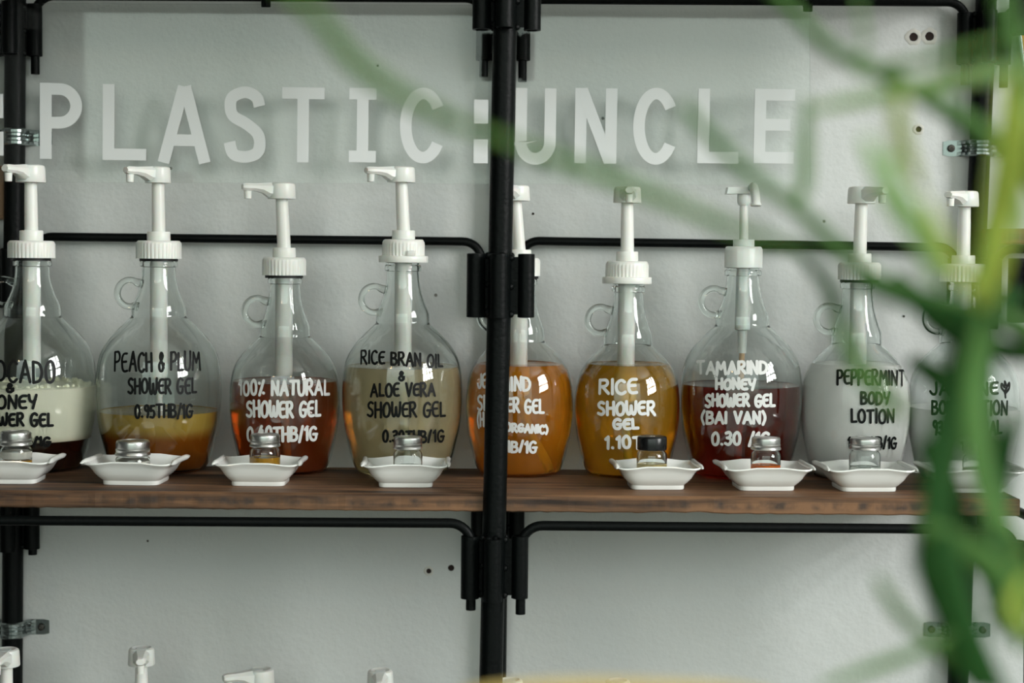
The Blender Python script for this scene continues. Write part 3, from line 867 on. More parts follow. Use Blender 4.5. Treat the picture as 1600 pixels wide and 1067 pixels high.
def pump(t, O, P, Ybase=0.0):
    """white lotion pump on a jug standing at O; P holds pixel heights and axes"""
    Y = O.y
    def z(py): return at(P['cx'], py, Y).z - O.z
    def ax(px, py): return at(px, py, Y).x - O.x
    mat = P.get('mat', M['plastic'])
    zc0, zc1, z2, zs, zt = z(P['cap'][1]), z(P['cap'][0]), z(P['col']), z(P['head'][1]), z(P['head'][0])
    cxo = ax(P['capx'], P['cap'][0])
    rc = P['rc'] * S
    # ribbed screw collar
    bm = bmesh.new()
    hgt = zc1 - zc0
    fl_ = P.get('flange', 0) * S
    n = 108 if not P.get('plain') else 60
    def rib(r, zz, i):
        if P.get('plain'): return r * (1.0 - (0.012 if i % 6 == 0 and r > rc * .9 else 0))
        return r - (S * 1.1 if (i % 3 == 0 and r > rc * .97 and zz < hgt * .84 and zz > (fl_ + .0002 if fl_ else -1)) else 0)
    prof = [(rc * .80, 0.0)]
    if fl_:
        rf = P['rf'] * S
        prof += [(rf, 0), (rf + S * .5, S), (rf + S * .5, fl_ - S), (rf, fl_), (rc, fl_ + .0003)]
    else:
        prof += [(rc, 0)]
    prof += [(rc, hgt * .80), (rc * .985, hgt * .88), (rc * .93, hgt * .975), (rc * .88, hgt), (0, hgt)]
    add_lathe(bm, prof, n, rmod=rib)
    if fl_ and P.get('tab'):
        add_box(bm, (rc * .25, -rc * 1.10, fl_), (rc * .62, -rc * .80, hgt * .52), .001)
    obj('screw_collar', bm, mat, t, (cxo, 0, zc0))
    if P.get('gasket'):
        bm = bmesh.new(); add_lathe(bm, [(24 * S, 0), (29.5 * S, 0), (29.5 * S, 4.5 * S), (24 * S, 4.5 * S)], 40)
        obj('gasket', bm, M['rubber'], t, (cxo, 0, zc0 - 4.2 * S))
    # upper collar
    bm = bmesh.new(); r2 = P.get('r2', 18) * S
    add_lathe(bm, [(r2 * .97, 0), (r2, (z2 - zc1) * .1), (r2, (z2 - zc1) * .9), (r2 * .95, z2 - zc1), (0, z2 - zc1)], 40)
    obj('lock_ring', bm, mat, t, (cxo, 0, zc1))
    # stem
    top = Vector((ax(P['hx'], P['head'][1]), 0, zs)); bot = Vector((cxo, 0, z2))
    bm = bmesh.new()
    rs_ = P.get('rs', 10) * S
    add_tube(bm, [bot - Vector((0, 0, .002)), bot.lerp(top, .5), top + Vector((0, 0, .003))], [rs_ * 1.04, rs_ * 1.01, rs_ * .94], 26)
    obj('pump_stem', bm, mat, t)
    # head
    bm = bmesh.new()
    H = zt - zs
    a = math.radians(P['ang'])
    dirv = Vector((math.cos(a), math.sin(a), 0)); sd = Vector((-dirv.y, dirv.x, 0))
    if not P.get('swan'):
        rh = P.get('rh', 22) * S
        add_lathe(bm, [(rh * .55, H * .04), (rh * .97, 0), (rh, H * .04), (rh * .95, H * .80), (rh * .90, H * .92), (rh * .80, H * .97), (rh * .68, H * .985), (rh * .62, H * .95), (0, H * .95)], 40)
        Lr = P.get('arm', 60) * S
        secs = [(0.0, 13, .98, .02), (rh, 12.5, .96, .10), (Lr * .52, 10.5, .93, .34), (Lr * .72, 8.6, .90, .45), (Lr * .86, 8.2, .90, .45), (Lr * .98, 8.0, .90, .46), (Lr + 2.5 * S, 6.0, .84, .52)]
        rings = []
        for x, w, t1, t0 in secs:
            w *= S; b = min(w * .45, (t1 - t0) * H * .35)
            loop = [(-w, t0 * H + b), (-w + b, t0 * H), (w - b, t0 * H), (w, t0 * H + b), (w, t1 * H - b), (w - b, t1 * H), (-w + b, t1 * H), (-w, t1 * H - b)]
            rings.append([bm.verts.new(dirv * x + sd * yy + Vector((0, 0, zz))) for yy, zz in loop])
        for r0, r1 in zip(rings, rings[1:]):
            for i in range(8):
                j = (i + 1) % 8; bm.faces.new((r0[i], r0[j], r1[j], r1[i]))
        bm.faces.new(list(reversed(rings[0]))); bm.faces.new(rings[-1])
        fix_normals(bm)
        hd = obj('pump_head', bm, mat, t, top)
        bm = bmesh.new()
        add_lathe(bm, [(3.6 * S, -.02 * H), (5.4 * S, 0), (6.0 * S, .46 * H), (0, .47 * H)], 22)
        obj('nozzle', bm, mat, hd, dirv * (Lr - 6 * S) + Vector((0, 0, -.02 * H)))
    else:
        add_lathe(bm, [(8 * S, 0), (10 * S, .003), (10.5 * S, H * .45), (9 * S, H * .75), (0, H * .75)], 26)
        # broad thumb plate
        for v in [None]:
            w, dp = 25 * S, 15 * S
            z0, z1 = H * .62, H * .98
            loop = [(-w, -dp), (w, -dp), (w, dp), (-w, dp)]
            lo = [bm.verts.new((x - 3 * S, y, z0 + x * .02)) for x, y in loop]; hi = [bm.verts.new((x * .93 - 3 * S, y * .9, z1 + x * .02)) for x, y in loop]
            bm.faces.new(list(reversed(lo))); bm.faces.new(hi)
            for i in range(4):
                j = (i + 1) % 4; bm.faces.new((lo[i], lo[j], hi[j], hi[i]))
        fix_normals(bm)
        hd = obj('pump_head', bm, mat, t, top)
        bm = bmesh.new()
        base = Vector((11 * S, -8 * S, H * .86))
        pts = catmull([base, base + dirv * 14 * S + Vector((0, 0, 3 * S)), base + dirv * 30 * S + Vector((0, 0, -6 * S)), base + dirv * 40 * S + Vector((0, 0, -19 * S)), base + dirv * 42 * S + Vector((0, 0, -27 * S))], 6)
        add_tube(bm, pts, [7 * S] * (len(pts) - 4) + [8.2 * S, 8.4 * S, 8.4 * S, 7.6 * S], 18)
        obj('nozzle', bm, mat, hd)
    # barrel and dip tube inside the jug
    bm = bmesh.new()
    zb = z(P['barrel'])
    rb = P.get('rb', 13.5) * S
    lean = P.get('lean', 0.0)
    if P.get('thin'):
        zm = z(515)
        add_lathe(bm, [(rb * .9, zc0), (rb, zm + .004), (rb, zm), (rb * .62, zm - .001), (rb * .55, zb), (0, zb)][::-1], 26)
    else:
        add_lathe(bm, [(0, zb), (rb * .72, zb), (rb * .95, zb + .002), (rb, zb + .006), (rb, zc0 + .004), (0, zc0 + .004)], 30)
    obj('pump_barrel', bm, mat, t, (cxo, 0, 0))
    bm = bmesh.new()
    e = P.get('tube_end', (6, -4))
    add_tube(bm, [Vector((cxo, 0, zb + .004)), Vector((cxo + e[0] * .3 * S, 0, zb * .6)), Vector((cxo + e[0] * S, e[1] * S, .0075))], P.get('rt', 5) * S, 14)
    obj('dip_tube', bm, P.get('tube_mat', M['plastic2']), t)

def jug(J):
    X = at(J['cx'], 650, J.get('Y', 0)).x
    O = Vector((X, J.get('Y', 0), J.get('Z', SHELF)))
    rim_h = (at(J['cx'], J['pump']['cap'][1] + 1.0, O.y).z - O.z) / S
    ns = J['ns']
    prof, kink = jug_profile(J['R'], rim_h, ns)
    t = thing('pump_jug', J['label'], 'pump bottle', O, J.get('group', 'glass pump jugs on the wooden shelf'))
    bm = bmesh.new()
    # outer skin, over the mouth, and back down the inner skin to the thick base
    wt = 2.6 * S
    inner = [(0, 6.0 * S)] + [(max((r if z < (kink + 77) * S else 25.4 * ns * S) - wt, .001), max(z, 6.0 * S + 1e-5 * i)) for i, (r, z) in enumerate(prof) if z > 5 * S]
    add_lathe(bm, [(0, .0006)] + prof + inner[::-1], 72, close_bottom=False, close_top=False)
    fix_normals(bm)
    obj('glass_body', bm, M['glass'], t)
    # loop handle at the neck
    bm = bmesh.new()
    hc = Vector((-(45 if J['R'] > 90 else 43.5) * S, 0, (kink + (36 if J['R'] > 90 else 37)) * S))
    pts = []
    for i in range(27):
        a = math.radians(48 + (300 - 48) * i / 26)
        pts.append(hc + Vector((19.5 * S * math.cos(a), 0, 20.5 * S * math.sin(a))))
    pts[0] += Vector((4 * S, 0, 0)); pts[-1] += Vector((2 * S, 0, -3 * S))
    add_tube(bm, pts, [7 * S, 6.2 * S] + [5.2 * S] * 23 + [6.2 * S, 7.4 * S], 14)
    bmesh.ops.rotate(bm, verts=bm.verts, cent=(0, 0, 0), matrix=Matrix.Rotation(J.get('hrot', 0.0), 3, 'Z'))
    obj('handle', bm, M['glass_rim'], t)
    # contents
    def inside(z_lo, z_hi, gap):
        pts = [(max(r - gap * S, .001), z) for r, z in prof if z_lo < z < z_hi]
        r_lo = interp(prof, z_lo) - gap * S; r_hi = interp(prof, z_hi) - gap * S
        return [(0, z_lo), (r_lo * .93, z_lo), (r_lo, z_lo + .0006)] + [q for q in pts if q[1] > z_lo + .0008] + [(r_hi, z_hi)]
    for nm, lo, hi, mat in J['fill']:
        zl_ = 5.6 * S if lo is None else at(J['cx'], lo, O.y).z - O.z
        zh_ = at(J['cx'], hi, O.y).z - O.z
        bm = bmesh.new()
        # opaque lotion and foam wet the glass; clear gels keep their own skin just inside it
        pr = inside(zl_, zh_, 1.3 if mat in OPAQUE else 2.9)
        rh_ = pr[-1][0]
        if nm == 'foam':
            pr += [(rh_ * .96, zh_ + .0012), (rh_ * .6, zh_ + .0008), (0, zh_ + .001)]
            add_lathe(bm, pr, 72)
            rnd = random.Random(5)
            for _ in range(150):
                a = rnd.uniform(0, 2 * PI); rr = rh_ * rnd.uniform(.72, .955)
                add_sphere(bm, Vector((rr * math.cos(a), rr * math.sin(a), zh_ + rnd.uniform(-.0005, .0028))), rnd.uniform(.0012, .0034), 8)
        else:
            pr += [(rh_ * .985, zh_ - .0004), (rh_ * .95, zh_ - .0007), (0, zh_ - .0007)]
            add_lathe(bm, pr, 72)
        obj(nm, bm, mat, t)
    if 'text' in J:
        bm = bmesh.new()
        add_lettering(bm, J['text'], O, lambda zz: interp(prof, zz), J.get('pen', 4.6))
        obj('lettering', bm, J['ink'], t, smooth=False)
    pump(t, O, dict(J['pump'], cx=J['cx']))
    return t, O

def liquid(name, rgb, trans=0.5, rough=0.08, ior=1.33):
    return plain(name, rgb, rough, 0, 0.5, trans=trans, ior=ior)
zj = lambda cx, y: at(cx, y, 0).z - SHELF
L_amber = layer_liquid('peach_gel', zj(248, 682), zj(248, 660), (140, 74, 18), (186, 152, 70), trans=0.25)
L_dark = liquid('dark_honey_gel', (40, 16, 9), .3)
L_foam = layer_liquid('cream_foam', zj(52, 690), zj(52, 672), (170, 150, 110), (240, 238, 214), trans=0.0, rough=.5, wob=.003)
L_nat = liquid('red_brown_gel', (206, 96, 40), .92)
L_bran = liquid('beige_gel', (246, 226, 184), .76, .1)
L_jas = liquid('orange_gel', (255, 158, 34), .72)
L_rice = liquid('golden_gel', (252, 186, 46), .82)
L_tam = liquid('dark_red_gel', (168, 40, 22), .94)
L_pep = liquid('white_lotion', (249, 247, 243), 0.0, .35)
L_jasl = liquid('white_lotion_thin', (247, 246, 244), 0.0, .35)

BK, WH = M['ink_black'], M['ink_white']
OPAQUE = {L_foam, L_pep, L_jasl}
JUGS = [
 dict(label='jug with avocado lettering, cream foam over dark gel, cut by the left edge', cx=52, R=96.5, ns=1.02, ink=BK, pen=5.0,
      fill=[('liquid', None, 684, L_dark), ('foam', 683.5, 602, L_foam)],
      text=[('AVOCADO', -48, 87, 562, 598), ('&', 9, 23, 597, 614), ('HONEY', -22, 59, 616, 640), ('SHOWER GEL', -42, 84, 644, 667), ('THB/1G', 14, 80, 681, 698)],
      pump=dict(cap=(376, 403), capx=49, rc=36, col=360, head=(257, 285), hx=48, ang=249, barrel=575, gasket=1, rh=23)),
 dict(label='jug with peach and plum lettering, yellow layer over brown gel', cx=248.5, R=96.5, ns=1.0, ink=BK, pen=4.4,
      fill=[('liquid', None, 640.5, L_amber)],
      text=[('PEACH & PLUM', 178, 314, 549, 581), ('SHOWER GEL', 199, 308, 589, 616), ('0.95THB/1G', 210, 302, 631, 654)],
      pump=dict(cap=(376, 404), capx=248, rc=35, col=362, head=(260, 286), hx=247, ang=231, barrel=592, gasket=1, rh=20)),
 dict(label='red brown jug with natural shower gel lettering in white', cx=445, R=85.5, ns=.92, ink=WH, pen=5.2,
      fill=[('liquid', None, 594, L_nat)],
      text=[('100% NATURAL', 372, 516, 593, 619), ('SHOWER GEL', 384, 502, 625, 653), ('0.40THB/1G', 385, 497, 665, 690)],
      pump=dict(cap=(402, 430), capx=444, rc=34, col=387, head=(285, 311), hx=440, ang=205, barrel=590, gasket=1)),
 dict(label='pale beige jug with rice bran oil lettering', cx=628.5, R=94, ns=.98, ink=BK, pen=4.4,
      fill=[('liquid', None, 571.5, L_bran)],
      text=[('RICE BRAN OIL', 563, 693, 546, 569, 7), ('&', 622, 633, 579, 596), ('ALOE VERA', 578, 681, 598, 621), ('SHOWER GEL', 573, 697, 627, 653), ('0.30THB/1G', 597, 695, 671, 692)],
      pump=dict(cap=(374, 410), capx=630.5, rc=33, col=360, head=(260, 285), hx=627, ang=214, barrel=590, flange=10, rf=38, tab=1, rh=22)),
 dict(label='bright orange jug half hidden behind the middle black upright', cx=811.5, R=83.7, ns=.90, ink=WH, pen=4.8,
      fill=[('liquid', None, 568.5, L_jas)],
      text=[('JE', 745, 762, 583, 608), ('MIND', 781, 830, 587, 612), ('SHOWER GEL', 745, 851, 617, 642, 6), ('(H', 745, 758, 643, 668), ('ORGANIC)', 789, 857, 659, 675, 4), ('THB/1G', 772, 840, 688, 708)],
      pump=dict(cap=(403, 431), capx=812, rc=32, col=390, head=(289, 314), hx=806, ang=252, barrel=618, gasket=1, rs=9, tube_end=(42, -12), rt=6)),
 dict(label='golden jug with rice shower gel lettering in white', cx=979.5, R=82, ns=.90, ink=WH, pen=5.6,
      fill=[('liquid', None, 568.5, L_rice)],
      text=[('RICE', 935, 997, 591, 617), ('SHOWER', 933, 1025, 626, 650), ('GEL', 957, 999, 653, 672), ('1.10THB', 944, 1040, 680, 702)],
      pump=dict(cap=(408, 443), capx=980, rc=33.5, col=393, head=(291, 317), hx=980, ang=269, barrel=628, flange=10, rf=38, r2=17, rh=22)),
 dict(label='dark red jug with tamarind honey lettering and a swan neck spout', cx=1157.5, R=94.5, ns=.99, ink=WH, pen=5.4,
      fill=[('liquid', None, 600, L_tam)],
      text=[('TAMARIND', 1088, 1200, 563, 586), ('HONEY', 1117, 1182, 590, 610), ('SHOWER GEL', 1101, 1212, 614, 637), ('(BAI VAN)', 1095, 1197, 641, 663), ('0.30 /1G', 1111, 1205, 674, 697)],
      pump=dict(cap=(385, 418), capx=1162, rc=29.5, col=374, head=(292, 321), hx=1162, ang=271, barrel=552, plain=1, swan=1, rs=6.8, r2=16.5, rb=12, thin=1, mat=M['plastic2'], tube_mat=M['tan_tube'], rt=4.5, tube_end=(-4, -4))),
 dict(label='white lotion jug with peppermint lettering', cx=1336, R=84, ns=.92, ink=BK, pen=4.4,
      fill=[('liquid', None, 568, L_pep)],
      text=[('PEPPERMINT', 1307, 1415, 576, 602, 2), ('BODY', 1344, 1391, 611, 633), ('LOTION', 1329, 1398, 638, 662), ('1.50THB/1G', 1324, 1402, 682, 702)],
      pump=dict(cap=(410, 437), capx=1343, rc=33, col=396, head=(291, 318), hx=1346, ang=293, barrel=580, gasket=1)),
 dict(label='half full white lotion jug with jasmine lettering, behind the leaves', cx=1505, R=85, ns=.93, ink=BK, pen=4.8,
      fill=[('liquid', None, 636, L_jasl)],
      text=[('JASMINE~', 1452, 1579, 596, 618), ('BODY LOTION', 1455, 1575, 625, 649), ('93% NATURAL', 1457, 1566, 656, 680), ('THB/1G', 1500, 1558, 689, 705)],
      pump=dict(cap=(412, 440), capx=1505, rc=35, col=399, head=(298, 323), hx=1507, ang=232, barrel=590)),
]
for J in JUGS: jug(J)

# pump bottles on the board below: only their pump heads reach into the picture
LOWJ = [(10, 1013, 272, 'lower pump bottle at the left edge, its head cut by the frame'),
        (221, 1011, 281, 'lower pump bottle with its nozzle facing the viewer, second from the left'),
        (408, 1044, 209, 'lower pump bottle with its nozzle pointing left'),
        (594, 1046, 273, 'lower pump bottle just left of the middle upright'),
        (797, 1061, 265, 'lower pump bottle partly behind the middle upright'),
        (965, 1062, 268, 'lower pump bottle just showing its top right of the middle upright')]
L_low = liquid('low_gel', (190, 150, 80), .4)
for px, py, ang, lab in LOWJ:
    ht = at(px, py, 0).z
    d0 = lambda dzz: py + dzz
    jug(dict(label=lab, cx=px, R=84, ns=.92, Z=LOW, group='pump bottles on the lower board', fill=[('liquid', None, py + 300, L_low)],
             pump=dict(cap=(py + 118, py + 146), capx=px, rc=34, col=py + 103, head=(py, py + 27), hx=px, ang=ang, barrel=py + 300, rh=21)))


# ------------------------------------------------------------------ dishes and sample jars
def dish(label, px, w, py, Yc, rot=0.0):
    """square porcelain dish with flared, rolled corners; foot front edge at pixel row py"""
    X = at(px, 745, Yc).x
    k = w / 134.0
    N = 96
    def loop(hw, hd, rnd):
        out = []
        for i in range(N):
            a = 2 * PI * (i + .5) / N
            c, s = math.cos(a), math.sin(a)
            e = 2.0 / rnd
            out.append((hw * math.copysign(abs(c) ** e, c), hd * math.copysign(abs(s) ** e, s), c, s))
        return out
    # (half width, half depth, squareness, height, corner flare)
    lev = [(36, 32, 7, 0, 0), (39.5, 35.5, 7, .6, 0), (40, 36, 7, 3, 0), (40, 36, 7, 6.6, 0), (41.2, 37, 7, 7.6, 0), (46, 40.5, 6, 11.5, 0), (51, 44.2, 6, 17.5, .1), (54.2, 46.6, 6, 24, .4), (57.4, 49, 6, 29, .8), (61.2, 51.6, 6, 31.6, 1.1), (62.6, 52.8, 6, 33.2, 1.15), (61.8, 52.3, 6, 35.0, 1.1),
           (58, 49, 6, 33.4, .9), (52.5, 45.3, 6, 26, .6), (47, 40.5, 6, 18, .2), (41, 35.5, 6, 11.5, 0), (36, 31, 6, 8.0, 0), (20, 17, 5, 7.0, 0)]
    bm = bmesh.new(); rings = []
    for hw, hd, sq, z, fl_ in lev:
        ring = []
        for x, y, c, s in loop(hw, hd, sq):
            corner = min(1.0, (abs(x / hw) ** 4) * (abs(y / hd) ** 4) * 1.0)
            side = abs(x / hw) ** 6 * (1 - abs(y / hd) ** 3)
            wave = math.cos(x / hw * PI) * (abs(y / hd) ** 4)
            zz = z + fl_ * (2.3 * wave + 2.0 * side - 0.2 * corner)
            xx = x * (1 + .075 * fl_ * corner + .02 * fl_ * side); yy = y * (1 + .07 * fl_ * corner)
            ring.append(bm.verts.new((xx * S * k, yy * S * k, zz * S)))
        rings.append(ring)
    for a, b in zip(rings, rings[1:]):
        for i in range(N):
            j = (i + 1) % N; bm.faces.new((a[i], a[j], b[j], b[i]))
    bm.faces.new(list(reversed(rings[0]))); bm.faces.new(rings[-1])
    # rolled side rims
    for sg in (-1, 1):
        pts = [Vector((sg * (61.0 + 2.2 * t * t) * S * k, t * 49.0 * S * k, (34.2 - .5 * t * t) * S)) for t in [-1 + 2 * i / 12 for i in range(13)]]
        add_tube(bm, pts, [S * 1.2, S * 3.2] + [S * 4.2] * 9 + [S * 3.2, S * 1.2], 14)
    fix_normals(bm)
    o = obj('porcelain_dish', bm, M['porcelain'], None, (X, Yc, SHELF))
    o.rotation_euler = (0, 0, rot)
    return tag(o, label, 'dish', 'small square porcelain dishes')

def jar(label, px, w, ytop, ybot, Yc, fill, lid='alu'):
    X = at(px, ytop, Yc).x
    base = SHELF + 7.3 * S
    k = (at(px + 1, ytop, Yc).x - at(px, ytop, Yc).x)
    r = w * k / 2
    zl1 = at(px, ytop + 2, Yc).z - base; zl0 = at(px, ybot, Yc).z - base
    t = thing('sample_jar', label, 'jar', (X, Yc, base), 'sample jars in the porcelain dishes')
    bm = bmesh.new()
    prof = [(r * .8, 0), (r * .98, .0004), (r * 1.03, .0016), (r * 1.04, zl0 * .80), (r * .99, zl0 * .89), (r * .88, zl0 * .95), (r * .88, zl0 + .002)]
    jin = [(0, .0016)] + [(q - .0010, max(zz, .0016 + 1e-5 * i)) for i, (q, zz) in enumerate(prof)]
    add_lathe(bm, [(0, 0)] + prof + jin[::-1], 40, close_bottom=False, close_top=False)
    fix_normals(bm)
    obj('glass_body', bm, M['jarglass'], t)
    for nm, a, b, mat in fill:
        bm = bmesh.new()
        add_lathe(bm, [(0, a * zl0 * .8 + .0013), (r * .92, a * zl0 * .8 + .0013), (r * .975, a * zl0 * .8 + .002), (r * .985, b * zl0 * .80), (r * .94, b * zl0 * .80 - .0004), (0, b * zl0 * .80 - .0005)], 36)
        obj(nm, bm, mat, t)
    bm = bmesh.new(); h = zl1 - zl0
    if lid == 'alu':
        def kn(rr, zz, i): return rr - (.00022 if (i % 2 and h * .50 < zz < h * .86 and rr > r * .95) else 0)
        add_lathe(bm, [(r * .94, 0), (r * 1.03, 0), (r * 1.06, h * .06), (r * 1.03, h * .16), (r * .99, h * .24), (r * 1.02, h * .34), (r * 1.03, h * .40), (r * .985, h * .48), (r, h * .54), (r, h * .84), (r * .98, h * .93), (r * .93, h), (r * .82, h), (r * .80, h * .96), (0, h * .96)], 100, rmod=kn)
        obj('lid', bm, M['alu'], t, (0, 0, zl0))
    else:
        add_lathe(bm, [(r * .9, 0), (r * 1.0, 0), (r * 1.01, h * .05), (r * 1.01, h * .84), (r * .97, h * .95), (r * .90, h), (0, h)], 56)
        o = obj('lid', bm, M['blacklid'], t, (0, 0, zl0)); o['label'] = 'black plastic lid'
    return t
L_yel = plain('yellow_sample', (196, 142, 30), .2, trans=.1)
L_whi = plain('white_sample', (216, 212, 202), .4)
L_cream = plain('pale_yellow_sample', (222, 200, 136), .25, trans=.1)
L_ora = plain('orange_sample', (240, 112, 10), .2, trans=.05)
L_clear = plain('clear_sample', (222, 226, 220), .1, trans=.75, ior=1.33)
dishY = -0.0915
DJ = [  # dish px, width, foot row; jar px, lid width, lid top, lid bottom, contents
 (22, 136, 762, 25, 47, 672, 695, [('liquid', 0, .66, L_yel), ('foam', .66, 1.0, L_whi)], 'alu', 'in front of the avocado jug', 'white foam on yellow gel', 0.03),
 (213, 142, 762, 207.5, 52, 686, 711, [('liquid', 0, .66, L_yel), ('foam', .66, .95, L_whi)], 'alu', 'in front of the peach and plum jug', 'pale yellow gel', -.05),
 (407.5, 133, 763, 414, 46, 676, 697, [('liquid', 0, .84, L_yel)], 'alu', 'in front of the red brown natural gel jug', 'yellow gel', 0.0),
 (634.5, 134, 765, 637.5, 44, 680, 701, [('liquid', 0, .62, L_clear)], 'alu', 'in front of the beige rice bran jug', 'clear gel', 0.04),
 (1024, 133, 767, 1019, 46, 679, 702, [('liquid', 0, .72, L_cream)], 'black', 'in front of the golden rice jug', 'pale gel and black lid', 0.05),
 (1192, 139, 768, 1197, 45, 681, 702, [('liquid', 0, .70, L_ora)], 'alu', 'in front of the dark red tamarind jug', 'orange gel', 0.06),
 (1349.5, 139, 768, 1352, 47, 682, 702, [('liquid', 0, .66, L_clear)], 'alu', 'in front of the white peppermint jug', 'clear contents', 0.06),
 (1514, 146, 770, 1529, 46, 687, 709, [('liquid', 0, .7, L_whi)], 'alu', 'in front of the jasmine lotion jug, behind leaves', 'white lotion', 0.03),
]
for dpx, dw, frow, jpx, jw, lt_, lb_, fill, lid, where, what, rot in DJ:
    dish('white square dish %s' % where, dpx, dw, frow, dishY, rot)
    jar('glass jar with %s, %s' % (what, where), jpx, jw, lt_, lb_, dishY, fill, lid)


# ------------------------------------------------------------------ the leafy shrub close to the camera
shrub_x = atd(2000, 900, .66).x
shrub_y = CL.y + .70
shrub = thing('potted_shrub', 'tall green shrub with narrow blurred leaves close to the camera', 'plant', (shrub_x, shrub_y, 0))
SO = Vector((shrub_x, shrub_y, 0))
bm = bmesh.new()
add_lathe(bm, [(.10, 0), (.125, .01), (.16, .27), (.172, .275), (.172, .31), (.155, .31), (.14, .27), (0, .27)], 40)
obj('pot', bm, M['terracotta'], shrub)
bm = bmesh.new(); add_lathe(bm, [(0, .262), (.141, .262), (.10, .282), (0, .288)], 30); obj('soil', bm, M['soil'], shrub)
crown = atd(1640, 330, .54) - SO
stem = [Vector((0, 0, .275)), Vector((.02, .0, .7)), Vector((-.01, .0, 1.1)), atd(1700, 900, .59) - SO, atd(1650, 600, .55) - SO, crown, atd(1560, -30, .53) - SO]
bm = bmesh.new()
add_tube(bm, catmull(stem, 8), [.010 - .007 * i / 48 for i in range(49)], 12)
K_NEAR = 0.92
# branches: (pixels, distance, half width px at .62 m)
def path(pts, d0, d1):
    n = len(pts)
    return [atd(x, y, K_NEAR * (d0 + (d1 - d0) * i / (n - 1))) - SO for i, (x, y) in enumerate(pts)]
BR = [
 ([(1640, 300), (1530, 205), (1460, 160), (1400, 125), (1350, 102), (1290, 70), (1195, -30)], .62, .60, 11),
 ([(1640, 560), (1600, 512), (1500, 480), (1400, 452), (1340, 415), (1290, 370), (1240, 322), (1180, 280), (1120, 225), (1065, 165)], .64, .58, 10),
 ([(1640, 560), (1560, 500), (1520, 600), (1490, 720), (1462, 840)], .64, .62, 11),
 ([(1690, 880), (1600, 940), (1540, 900), (1490, 850), (1440, 800)], .66, .62, 9),
]
for pts, d0, d1, w in BR:
    p = catmull(path(pts, d0, d1), 5)
    m_ = len(p)
    add_tube(bm, p, [w * K_NEAR * .95 / F * (1.1 - .55 * i / (m_ - 1)) for i in range(m_)], 10)
obj('stem', bm, M['stem'], shrub)
def leaves(name, mat, items, label):
    bm = bmesh.new()
    for pts, d0, d1, w in items:
        p = catmull(path(pts, d0, d1), 7)
        m_ = len(p)
        rad = [w * K_NEAR * d0 / F * max(.12, math.sin(PI * (.06 + .90 * i / (m_ - 1))) ** .6) for i in range(m_)]
        add_tube(bm, p, rad, 10, flat=.22, up=(0, 1, 0.2))
    o = obj(name, bm, mat, shrub)
    o['label'] = label
    return o
leaves('foliage', M['leaf'], [
 ([(1600, 470), (1540, 470), (1500, 540), (1475, 650), (1455, 770)], .66, .62, 26),
 ([(1545, 520), (1535, 600), (1528, 700), (1540, 790)], .66, .64, 20),
 ([(1480, 690), (1470, 770), (1468, 840), (1485, 930), (1500, 1010), (1530, 1080)], .60, .62, 26),
 ([(1462, 780), (1452, 880), (1480, 960), (1500, 1040)], .64, .62, 22),
 ([(1545, 620), (1550, 720), (1558, 800), (1552, 900)], .62, .60, 22),
 ([(1420, 560), (1480, 600), (1530, 640), (1545, 720)], .70, .68, 22),
 ([(1235, 378), (1290, 440), (1312, 505), (1335, 565)], .62, .60, 12),
 ([(1335, 440), (1420, 470), (1500, 490), (1600, 520)], .60, .60, 15),
 ([(1395, 430), (1470, 500), (1540, 540), (1640, 560)], .68, .66, 22),
 ([(1462, 1010), (1500, 1040), (1560, 1080)], .64, .62, 16),
 ([(1500, 560), (1478, 660), (1462, 780), (1452, 900)], .60, .60, 24),
 ([(1590, 640), (1560, 760), (1545, 880), (1570, 1000)], .62, .60, 22),
 ([(1440, 690), (1480, 760), (1500, 850), (1550, 900)], .64, .62, 24),
 ([(1475, 830), (1488, 900), (1510, 980), (1570, 1090)], .58, .58, 24),
 ([(1545, 440), (1528, 520), (1518, 610), (1535, 700)], .60, .60, 22),
], 'dark green leaves')
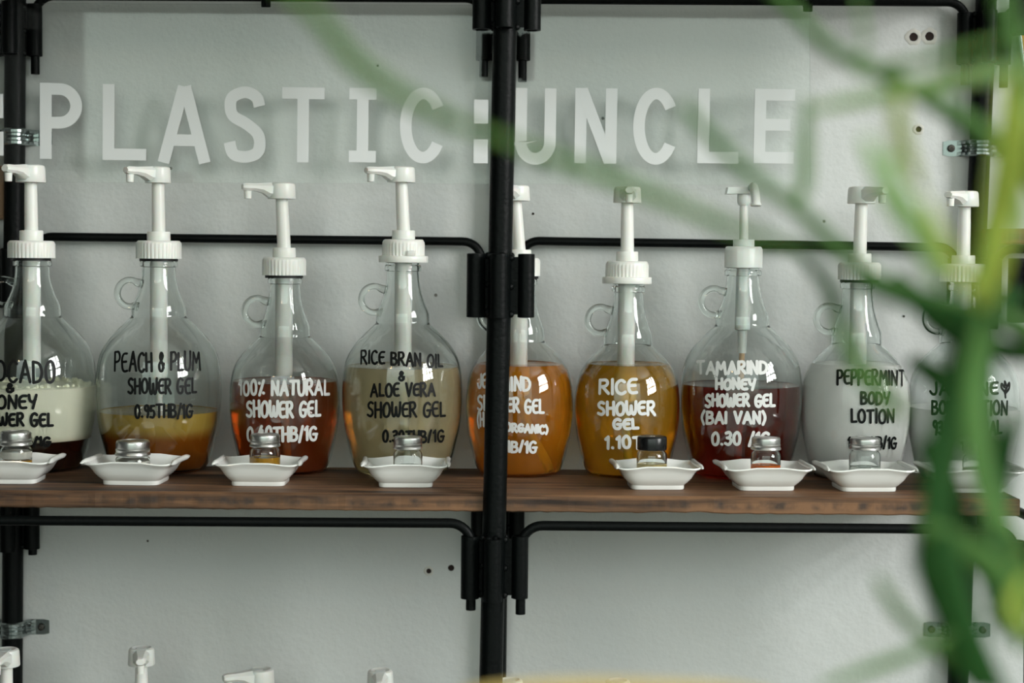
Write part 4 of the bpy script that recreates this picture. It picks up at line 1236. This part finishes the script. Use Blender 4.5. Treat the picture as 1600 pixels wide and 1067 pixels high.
leaves('foliage', M['leaf_mid'], [
 ([(1640, 40), (1360, 110), (1352, 60), (1335, -40)], .60, .58, 10),
 ([(1262, 150), (1259, 220), (1256, 290), (1236, 330)], .62, .60, 11),
 ([(415, -40), (500, 32), (545, 88), (605, 135), (680, 176), (770, 216)], .50, .52, 15),
 ([(740, 200), (860, 245), (950, 278), (1050, 318), (1150, 358), (1260, 392)], .52, .56, 13),
 ([(1310, 500), (1340, 570), (1375, 612), (1420, 650)], .60, .60, 15),
 ([(1535, 480), (1522, 600), (1528, 700), (1556, 840)], .60, .58, 20),
 ([(1440, 820), (1520, 860), (1600, 930), (1660, 960)], .58, .60, 20),
 ([(1540, 960), (1600, 985), (1660, 1040)], .62, .62, 14),
 ([(1490, 990), (1430, 1020), (1360, 1045), (1280, 1075)], .60, .58, 11),
 ([(1370, 900), (1400, 950), (1450, 1000), (1480, 1030)], .58, .60, 11),
 ([(1540, 750), (1580, 860), (1600, 930), (1590, 1020)], .60, .62, 20),
 ([(1550, 90), (1520, 120), (1440, 140), (1370, 150)], .64, .62, 10),
 ([(1548, 330), (1540, 400), (1530, 470), (1525, 560)], .62, .60, 17),
], 'mid green leaves')
leaves('foliage', M['leaf_pale'], [
 ([(1680, 85), (1600, 108), (1500, 122), (1430, 138), (1350, 155), (1262, 172)], .56, .60, 15),
 ([(1400, 240), (1385, 300), (1440, 380), (1465, 440)], .54, .54, 15),
 ([(1350, 215), (1385, 280), (1425, 340), (1470, 410)], .52, .54, 17),
 ([(1620, 150), (1590, 260), (1600, 380)], .52, .54, 15),
], 'pale green leaves')
leaves('foliage', M['leaf_young'], [
 ([(1408, 138), (1402, 190), (1415, 240), (1440, 300)], .52, .54, 14),
 ([(1580, 120), (1575, 230), (1562, 330), (1548, 430), (1530, 480)], .52, .54, 26),
 ([(1600, 170), (1592, 260), (1575, 340)], .50, .52, 18),
 ([(1445, 310), (1470, 380), (1500, 430), (1535, 455)], .52, .52, 13),
 ([(1600, 900), (1580, 950), (1610, 990)], .56, .56, 12),
], 'yellow green young leaves')
leaves('dry_foliage', M['dry_leaf'], [
 ([(1660, 1260), (1250, 1105), (1000, 1078), (800, 1080), (700, 1092)], .60, .60, 14),
], 'tan dry leaf')

# two warm pendant lamps behind the camera that glint in the glass
for x, y, z, lab in [(-0.95, -2.3, 2.25, 'left warm pendant lamp behind the camera'), (0.9, -3.0, 2.5, 'right warm pendant lamp behind the camera')]:
    t = thing('pendant_lamp', lab, 'lamp', (x, y, CEIL), 'warm pendant lamps')
    bm = bmesh.new(); add_tube(bm, [(0, 0, 0), (0, 0, z - CEIL + .08)], .004, 8); obj('cord', bm, M['rubber'], t)
    bm = bmesh.new(); add_lathe(bm, [(.02, 0), (.024, .06), (0, .065)], 18); obj('socket', bm, M['black'], t, (0, 0, z - CEIL + .035))
    bm = bmesh.new(); add_sphere(bm, (0, 0, 0), .045, 20); obj('bulb', bm, M['bulb'], t, (0, 0, z - CEIL))
